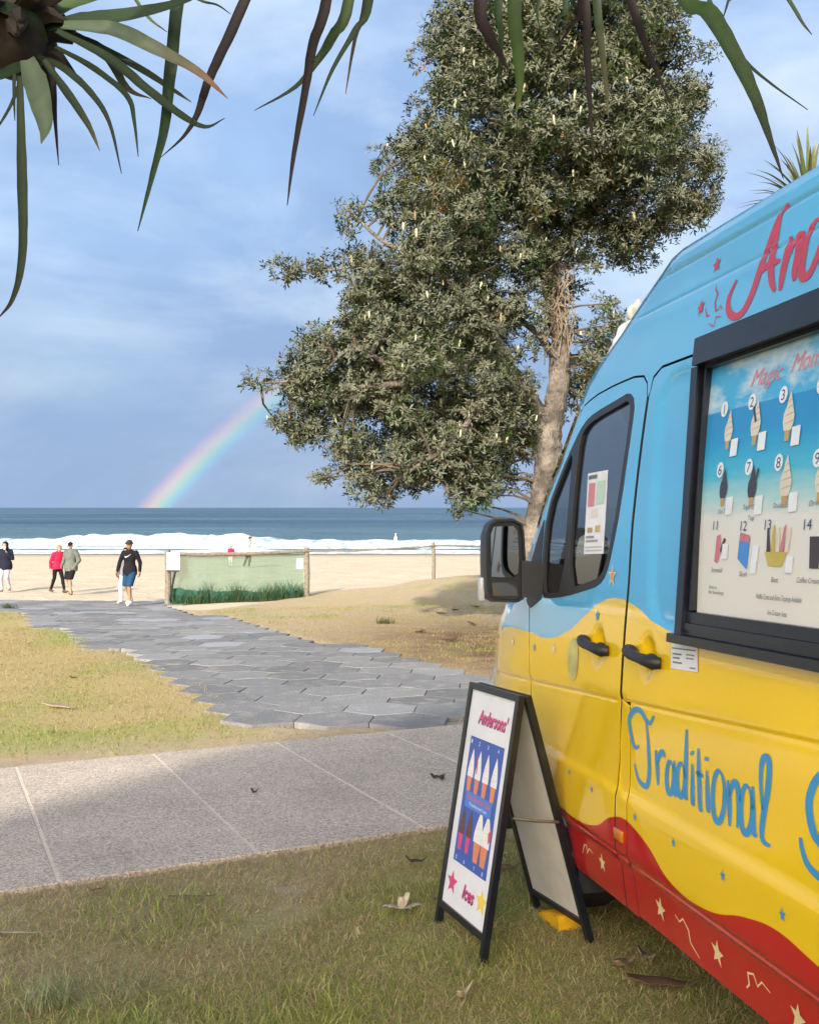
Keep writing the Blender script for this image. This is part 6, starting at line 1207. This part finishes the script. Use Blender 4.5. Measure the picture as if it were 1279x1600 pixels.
for tgt, via in ((hA_, Vector((-2.35, 1.6, 3.05))), (hB, Vector((-1.6, .9, 3.75))), (hC, Vector((-.9, .5, 4.1))), (hD, Vector((-.3, .2, 4.2)))):
    ptube([crotch, via, tgt], [.10, .075, .06])
b = MB()                                              # leaf bases and dead skirt of the nearest head
for k in range(34):
    r0 = random.Random(300 + k); a = r0.uniform(0, 6.28); s = hA_ + Vector((math.cos(a) * .05, math.sin(a) * .05, r0.uniform(-.02, .10))); e = s + Vector((math.cos(a) * .13, math.sin(a) * .13, r0.uniform(-.09, .05))); b.tube([s - pan.location, s.lerp(e, .6) - pan.location + Vector((0, 0, .02)), e - pan.location], [.035, .026, .006], 5)
b.ell(hA_ - pan.location, (.10, .10, .12)); b.build('leaf_bases', simple('leaf_bases', (.028, .018, .013), .95, var=.4, scale=20), pan, True)
PL = [ # points in the photograph, metres away at root and tip, width, colour, tip colour
 ([(100,42),(180,50),(250,82),(312,116),(357,156)],2.85,2.5,.062,GP,(.30,.12,.06)), ([(90,50),(170,92),(232,142),(285,182),(322,200),(352,186)],2.85,2.6,.034,GD,GD),
 ([(95,55),(160,80),(200,140),(238,156)],2.9,2.8,.038,GD,TIP), ([(60,90),(100,108),(142,145),(172,192),(191,272)],2.85,2.7,.026,GD,TB), ([(70,95),(118,163),(142,202),(157,237)],2.8,2.75,.028,GD,TIP),
 ([(45,95),(64,150),(74,200),(66,226)],2.75,2.65,.085,GP,GP), ([(33,120),(36,250),(38,350),(34,420),(20,470),(-2,498)],2.75,2.7,.034,GD,TB), ([(84,100),(86,150),(88,190),(93,259)],2.8,2.78,.020,BR,TB),
 ([(300,-120),(282,-20),(268,110),(258,200),(240,272),(216,362)],2.95,2.6,.046,GD,GR), ([(470,-200),(388,-5),(350,80),(326,132),(310,180),(288,215),(251,248)],2.75,2.65,.040,BR,TB),
 ([(540,-250),(512,-5),(490,70),(478,140),(460,240),(449,322)],2.7,2.6,.036,BR,TB), ([(575,-260),(546,0),(520,60),(498,95),(462,138),(398,174)],2.75,2.7,.040,GR,TB),
 ([(600,-240),(578,0),(555,50),(520,110),(490,182)],2.7,2.7,.026,GD,GR), ([(590,-220),(572,0),(555,62),(540,148)],2.8,2.75,.020,BR,TIP),
 ([(70,70),(40,30),(-30,10),(-120,30)],2.9,2.7,.07,GD,GR), ([(70,45),(140,36),(210,26),(300,0),(380,-60)],2.9,2.7,.075,GD,GR), ([(60,40),(110,8),(190,-14),(290,-50)],2.9,2.9,.09,GR,GR), ([(50,35),(70,-20),(120,-90),(200,-150)],2.9,3.0,.08,GD,GR),
 ([(200,-20),(232,28),(262,52)],2.9,2.85,.012,GR,TIP), ([(270,-30),(312,2),(340,10),(361,24)],2.9,2.9,.012,GD,TB), ([(88,75),(150,110),(200,152),(211,192),(217,246)],2.9,2.7,.022,GD,GR), ([(120,55),(218,108),(268,140),(300,161)],2.95,2.8,.026,GD,TIP),
 ([(40,110),(22,160),(2,195),(-20,225)],2.9,2.9,.014,GD,TB), ([(45,100),(0,122),(-60,128)],2.8,2.7,.05,GD,GR), ([(25,100),(24,150),(25,190)],2.85,2.85,.012,GD,TB),
 ([(790,-260),(750,-5),(764,60),(779,85),(793,112)],2.85,2.7,.046,BR,TB), ([(800,-250),(778,0),(782,60),(776,152)],2.9,2.8,.030,GD,GD), ([(830,-260),(803,-5),(808,80),(811,140),(805,178)],2.8,2.6,.050,GR,(.10,.13,.02)),
 ([(860,-260),(882,-5),(872,30),(864,62)],2.9,2.8,.020,GD,TB), ([(870,-250),(905,-5),(891,42),(868,75)],2.9,2.8,.022,BR,TB), ([(880,-260),(912,-5),(916,80),(920,160),(927,252)],2.85,2.7,.030,BR,TB), ([(905,-250),(930,0),(936,60),(945,130),(949,186)],2.9,2.8,.030,GD,TIP),
 ([(900,-240),(980,-5),(1002,60),(1022,110),(1050,170)],2.8,2.7,.032,BR,TB), ([(990,-160),(1066,0),(1104,24),(1142,84),(1175,150),(1196,206),(1222,280)],2.6,2.35,.066,GR,(.02,.012,.01)), ([(1060,-140),(1120,40),(1162,97),(1202,132),(1260,173)],2.7,2.7,.014,GD,TB),
 ([(1100,-160),(1140,-20),(1135,5),(1127,32)],2.7,2.7,.012,GD,TB), ([(1110,-180),(1228,0),(1250,36),(1266,56)],2.7,2.7,.014,GD,TB), ([(830,-250),(842,-30),(838,20),(842,46)],2.9,2.9,.018,GD,GD)]
for P, d0, d1, w, c0, c1 in PL:
    n = len(P); pts = [at(px, py, d0 + (d1 - d0) * i / (n - 1)) for i, (px, py) in enumerate(P)]; strap_obj(pts, w * .80, c0, c1, pan, sideref=(0, -1.0, .25), fold=.30, twist=random.uniform(-.35, .35))
for hd, cnt, skip in ((hB, 26, .1), (hC, 28, .1), (hD, 24, .1), (hA_, 16, .35)):     # the rest of each head, arching above the view
    for k in range(cnt):
        a = k * 2.399 + .3; elv = .35 + 1.05 * (k / cnt); L_ = random.uniform(.7, 1.0)
        if hd is hA_ and math.cos(a) > -.1: continue
        d_ = Vector((math.cos(a) * math.cos(elv), math.sin(a) * math.cos(elv), math.sin(elv))); p1 = hd + d_ * L_ * .55; p2 = hd + d_ * L_ * .9 + Vector((0, 0, -.14)); p3 = p2 + Vector((d_.x, d_.y, 0)) * .25 + Vector((0, 0, -.18))
        strap_obj([hd, hd + d_ * .25, p1, p2, p3], .055, random.choice((GR, GD, GP)), TIP, pan)
# the pandanus whose tips show above the van's roof
p2c = at(1262, 318, 9.5); pan2 = tag(empty('pandanus_tree', (p2c.x, p2c.y, Hf(p2c.x, p2c.y))), 'spiky leaved pandanus whose tips show above the blue roof of the van', 'tree')
b = MB(); b.tube([Vector((0, 0, -.1)), Vector((.1, 0, 2)), p2c - pan2.location], [.16, .13, .10], 10); b.build('trunk', M['pbark'], pan2, True)
for k in range(64):
    a = k * 2.399; elv = -.1 + 1.5 * (k / 64); L_ = random.uniform(.55, .80); d_ = Vector((math.cos(a) * math.cos(elv), math.sin(a) * math.cos(elv), math.sin(elv)))
    strap_obj([p2c, p2c + d_ * L_ * .3, p2c + d_ * L_ * .7, p2c + d_ * L_ + Vector((0, 0, -.05))], .042, random.choice(((.10, .13, .05), (.14, .17, .08), (.07, .10, .04))), (.25, .22, .10), pan2)

# ------------------------------------------------------------------ unseen tree added behind the photographer to shade the van and near lawn
SHC = Vector((-6.75, -16.2, 9.5)); SHR = Vector((3.3, 3.2, 3.3))
sh = tag(empty('added_shade_tree', (SHC.x, SHC.y, Hf(SHC.x, SHC.y))), 'unseen broad crowned tree added behind the viewpoint to shade the van', 'tree'); sl = Vector(sh.location)
b = MB(); b.tube([Vector((0, 0, -.2)), Vector((.05, .1, 2.4)), Vector((0, 0, 7.4))], [.42, .33, .22], 12)
for k in range(9): a = k * 2.4; e = Vector((math.cos(a) * 2.0, math.sin(a) * 2.0, random.uniform(8.4, 11.5))); b.tube([Vector((0, 0, 6.4 + .1 * k)), Vector((e.x * .4, e.y * .4, e.z * .88)), e], [.12, .08, .03], 7)
b.build('trunk', M['bark'], sh, True)
n = 10500; u_ = rng.normal(size=(n, 3)); u_ /= np.linalg.norm(u_, axis=1, keepdims=True); r_ = rng.uniform(.25, 1.0, n) ** .5; c3_ = np.array(SHC) + u_ * r_[:, None] * np.array(SHR)
keep = fbm(c3_[:, 0] + c3_[:, 2], c3_[:, 1] - c3_[:, 2] * .7, .9, 3, 77) > .40; c3_ = c3_[keep]; n = len(c3_)
d1 = rng.normal(size=(n, 3)); d1 /= np.linalg.norm(d1, axis=1, keepdims=True); d2 = np.cross(d1, rng.normal(size=(n, 3))); d2 /= np.linalg.norm(d2, axis=1, keepdims=True); s_ = rng.uniform(.14, .26, (n, 1))
V = np.stack([c3_ - d1 * s_, c3_ + d2 * s_ * .45, c3_ + d1 * s_, c3_ - d2 * s_ * .45], 1).reshape(-1, 3) - np.array(sl)
npmesh('crown', V, np.arange(n * 4).reshape(-1, 4), M['leaf'], col=np.repeat(pick(n, [(.05, .08, .03), (.07, .10, .035)]), 4, 0), parent=sh)

# ------------------------------------------------------------------ grass
def scatter(n, x0, x1, y0, y1):
    X = rng.uniform(x0, x1, n); Y = rng.uniform(y0, y1, n); return X, Y
STRAW = [(.44, .345, .16), (.43, .32, .14), (.52, .41, .21), (.34, .245, .105), (.57, .47, .27), (.30, .20, .09)]; GREEN = [(.22, .29, .05), (.29, .35, .075), (.37, .41, .11), (.18, .24, .04), (.44, .44, .15)]
def lawn(name, X, Y, dens_fn, h, w, lean, label, bright=1.0):
    bare, green, lit = lawn_zone(X, Y); keep = dens_fn(X, Y, bare, green); X, Y, green = X[keep], Y[keep], green[keep]; n = len(X)
    isg = rng.random(n) < green * .95; c = np.where(isg[:, None], pick(n, GREEN), pick(n, STRAW)); c = np.clip(c * bright, 0, .8); hh = h * np.where(isg, 1.0, .75) * (.6 + .9 * fbm(X, Y, 2.6, 3, 19))
    return blades(name, X, Y, hh, w, lean, c, M['blade'], -.004, 3, label=label, cat='grass')
def off_path(X, Y, m=.0): a, b_ = path_ab(X, Y); return (b_ < P0 - m) | (b_ > P1 + m)
X, Y = scatter(240000, -2.6, 2.2, 2.6, 6.6)
lawn('lawn_grass', X, Y, lambda X, Y, b_, g_: (path_ab(X, Y)[1] < P0 + .03 * (rng.random(len(X)) < .3)) & (rng.random(len(X)) > b_ * .93) & (np.abs(X) < .46 * Y + .4), .026, .0044, 1.0, 'short patchy lawn grass in front of the concrete path', np.array([1.42, 1.36, 1.5]))
X, Y = scatter(110000, -2.6, 2.2, 2.6, 6.6)      # dry clippings and runners lying flat, also over the bare earth
k_ = (path_ab(X, Y)[1] < P0 - .02) & (np.abs(X) < .46 * Y + .4) & (fbm(X, Y, 4.0, 3, 61) > .28); X, Y = X[k_], Y[k_]
blades('lawn_thatch', X, Y, .036, .0042, 1.45, pick(len(X), [(.62, .50, .27), (.56, .45, .23), (.68, .57, .34), (.48, .37, .19), (.40, .30, .17), (.50, .50, .20)]), M['blade'], .004, 3, label='dry clippings and runners lying flat on the front lawn', cat='grass', curve=.1)
X, Y = scatter(16000, -2.6, 1.4, 2.6, 5.2)
lawn('lawn_grass', X, Y, lambda X, Y, b_, g_: (path_ab(X, Y)[1] < P0 - .1) & (fbm(X, Y, 1.9, 3, 41) > .60) & (np.abs(X) < .46 * Y + .4), .075, .0050, .8, 'longer tufts of lawn grass near the sandwich board', 1.3)
X, Y = scatter(200000, -10, 4.5, 7.0, 25.0)
lawn('lawn_grass', X, Y, lambda X, Y, b_, g_: (path_ab(X, Y)[1] > P1 + .02) & ~(inpoly(X, Y, MAT_POLY) & (dist_poly(X, Y, MAT_POLY) > .22 * fbm(X, Y, 1.5, 3, 51))) & (rng.random(len(X)) > b_ * .95) & (np.abs(X + .05) < .46 * Y + .4) & (Y < yend(X) - .4), .045, .0085, .9, 'dry golden lawn grass on both sides of the tile path')
# tall weedy tufts
def tuft(px, py, n, h, w, label, spread=.06, lean=.8, pal=None):
    d = CAMZ / ((py - 793) / 1500 - .039) if py > 860 else 20; x0 = (px - 639.5) / 1500 * d
    X = x0 + rng.normal(0, spread, n); Y = d + rng.normal(0, spread, n); o = blades('grass_tuft', X, Y, h, w, lean, pick(n, pal or [(.36, .42, .22), (.45, .48, .28), (.27, .33, .13), (.52, .47, .28)]), M['blade'], 0, 4, kind=None, label=label, cat='grass tuft'); return o
tuft(75, 1575, 130, .13, .005, 'pale long bladed grass tuft at the bottom left corner', .055)
tuft(190, 1560, 60, .12, .005, 'smaller pale grass tuft right of the corner tuft', .06)
tuft(600, 975, 90, .16, .012, 'dark green tuft alone on the sandy bank by the fence', .10, .6, [(.08, .10, .03), (.12, .12, .05)])
tuft(12, 957, 120, .16, .012, 'green tuft at the sandy end of the left lawn', .09, .6, [(.08, .11, .03), (.12, .14, .05)])
tuft(700, 1290, 60, .05, .004, 'small green tuft where the concrete meets the lawn', .025)
# ------------------------------------------------------------------ fallen leaves, sticks and other litter
M['dry'] = tinted('dry_leaf', .8)
def gpos(px, py): d = CAMZ / ((py - 793) / 1500 - .039); x = (px - 639.5) / 1500 * d; return x, d
def surf_h(x, y): a, b_ = path_ab(np.array([x]), np.array([y])); return Hf(x, y) + (.031 if P0 < float(b_[0]) < P1 else .02)
def litter_leaf(px, py, L_, w, ang, col, label, cat='leaf', curl=.03, name='dry_leaf'):
    x, y = gpos(px, py); r = tag(empty(name, (x, y, surf_h(x, y)), R(ang)), None); C.objects.unlink(r); bpy.data.objects.remove(r)
    P = [(-L_ / 2, 0, .012 + curl), (-L_ / 4, .06 * L_, .008), (0, .02 * L_, .010), (L_ / 4, -.05 * L_, .012), (L_ / 2, -.02, .012 + curl)]
    V, F, Cc = strap(P, w, col, tuple(c * .8 for c in col), fold=.5); o = npmesh(name, V, F, M['dry'], col=Cc, smooth=True); o.location = (x, y, surf_h(x, y)); o.rotation_euler = (0, 0, R(ang)); tag(o, label, cat)
    s = o.modifiers.new('thickness', 'SOLIDIFY'); s.thickness = .002; return o
def curl_leaf(px, py, label):                         # a dried, split leaf with curled fingers
    x, y = gpos(px, py); VV = []; FF = []; CC = []; o = 0
    for a, L_, hh in ((10, .10, .015), (60, .08, .05), (95, .06, .035), (170, .09, .01), (200, .06, .02), (330, .05, .015)):
        ca, sa = math.cos(R(a)), math.sin(R(a)); V, F, Cc = strap([(0, 0, .012), (ca * L_ * .4, sa * L_ * .4, .012 + hh * .4), (ca * L_ * .8, sa * L_ * .8, .012 + hh), (ca * L_, sa * L_, .01 + hh * .8)], .030, (.46, .37, .25), (.55, .46, .33), fold=.5); VV.append(V); FF.append(F + o); CC.append(Cc); o += len(V)
    ob = npmesh('curled_leaf', np.concatenate(VV), np.concatenate(FF), M['dry'], col=np.concatenate(CC), smooth=True); ob.location = (x, y, surf_h(x, y)); tag(ob, label, 'leaf'); s = ob.modifiers.new('thickness', 'SOLIDIFY'); s.thickness = .002
curl_leaf(627, 1433, 'pale curled dry leaf lying on the lawn left of the sandwich board')
litter_leaf(650, 1356, .11, .035, 10, (.075, .05, .035), 'dark dry leaf on the lawn edge left of the sandwich board')
litter_leaf(676, 1338, .09, .012, -5, (.45, .38, .26), 'short straw coloured leaf by the board and the concrete edge')
litter_leaf(682, 1224, .10, .05, 20, (.05, .035, .025), 'dark crumpled leaf on the concrete beside the sandwich board'); litter_leaf(691, 1226, .06, .03, 80, (.045, .03, .022), 'scrap of dark leaf touching the crumpled one on the concrete')
litter_leaf(397, 1248, .045, .028, 30, (.06, .04, .03), 'tiny dark leaf alone in the middle of the concrete')
litter_leaf(300, 1413, .22, .022, 12, (.20, .14, .085), 'long brown twig like leaf on the bare patch of lawn', name='dry_twig', cat='twig', curl=.01)
litter_leaf(150, 1401, .10, .022, 30, (.22, .15, .09), 'small brown leaf beside the concrete at the left')
litter_leaf(30, 1470, .20, .02, 8, (.40, .32, .21), 'pale stick at the left edge of the lawn', name='dry_twig', cat='twig', curl=.01)
litter_leaf(95, 1110, .42, .085, -10, (.50, .38, .24), 'big pale dead leaf on the golden lawn left of the tiles')
litter_leaf(116, 1063, .12, .05, 30, (.10, .07, .04), 'dark leaf on the golden lawn above the pale leaf')
litter_leaf(1040, 1553, .29, .065, 4, (.20, .11, .06), 'large brown dead leaf in the grass under the van')
litter_leaf(975, 1520, .12, .06, 40, (.22, .15, .09), 'crumpled brown leaf just inside the shade of the van')
litter_leaf(1010, 1508, .08, .04, -30, (.30, .24, .17), 'little pale leaf next to the crumpled leaf by the van')
litter_leaf(788, 1366, .15, .055, 0, (.26, .12, .07), 'reddish brown leaf behind the sandwich board')
litter_leaf(565, 1470, .05, .012, 40, (.45, .36, .22), 'scrap of straw in the middle of the front lawn'); litter_leaf(330, 1430, .14, .012, -15, (.33, .25, .15), 'thin bent straw beside the twig on the bare lawn', name='dry_twig', cat='twig', curl=.01)
litter_leaf(1225 - 500, 1567, .10, .03, 70, (.42, .34, .2), 'pale withered leaf at the bottom edge of the lawn')
for k, (px, py) in enumerate(((690, 962), (712, 958), (742, 955), (700, 1003), (655, 990), (738, 978))): litter_leaf(px, py, .30 + .05 * (k % 3), .10, 60 * k, (.11, .065, .04), ['dark dead leaf lying left on the litter below the banksia', 'dark dead leaf in the middle of the banksia litter', 'dark dead leaf nearest the van mirror below the banksia', 'dark dead leaf near the right edge of the tiles', 'dark dead leaf on the sandy lawn above the tiles', 'dark dead leaf on the litter just left of the van nose'][k])
# yellow levelling wedges at the front wheel
for (u, y, lab) in ((4.33, -.17, 'yellow plastic wedge behind the sandwich board, by the front wheel'), (4.05, -.07, 'lower yellow plastic wedge showing under the sandwich board')):
    p = VO + VT * u + VL * y; b = MB(); b.hexa([(-.10, -.06, 0), (.10, -.06, 0), (.09, -.06, .02), (-.09, -.06, .07), (-.10, .06, 0), (.10, .06, 0), (.09, .06, .02), (-.09, .06, .07)])
    for k in range(4): b.box((-.075 + .05 * k, 0, .067 - .0139 * k), (.012, .112, .008))
    o = b.build('wheel_wedge', M['yellowpl']); o.location = (p.x, p.y, Hf(p.x, p.y)); o.rotation_euler = (0, 0, math.atan2(VT.y, VT.x) + .1); tag(o, lab, 'wheel wedge')

for o in bpy.data.objects:
    if o.name.split('.')[0] in ('print', 'seam_shade_strip', 'eyes', 'twigs', 'dead_stems'): o['kind'] = 'stuff'
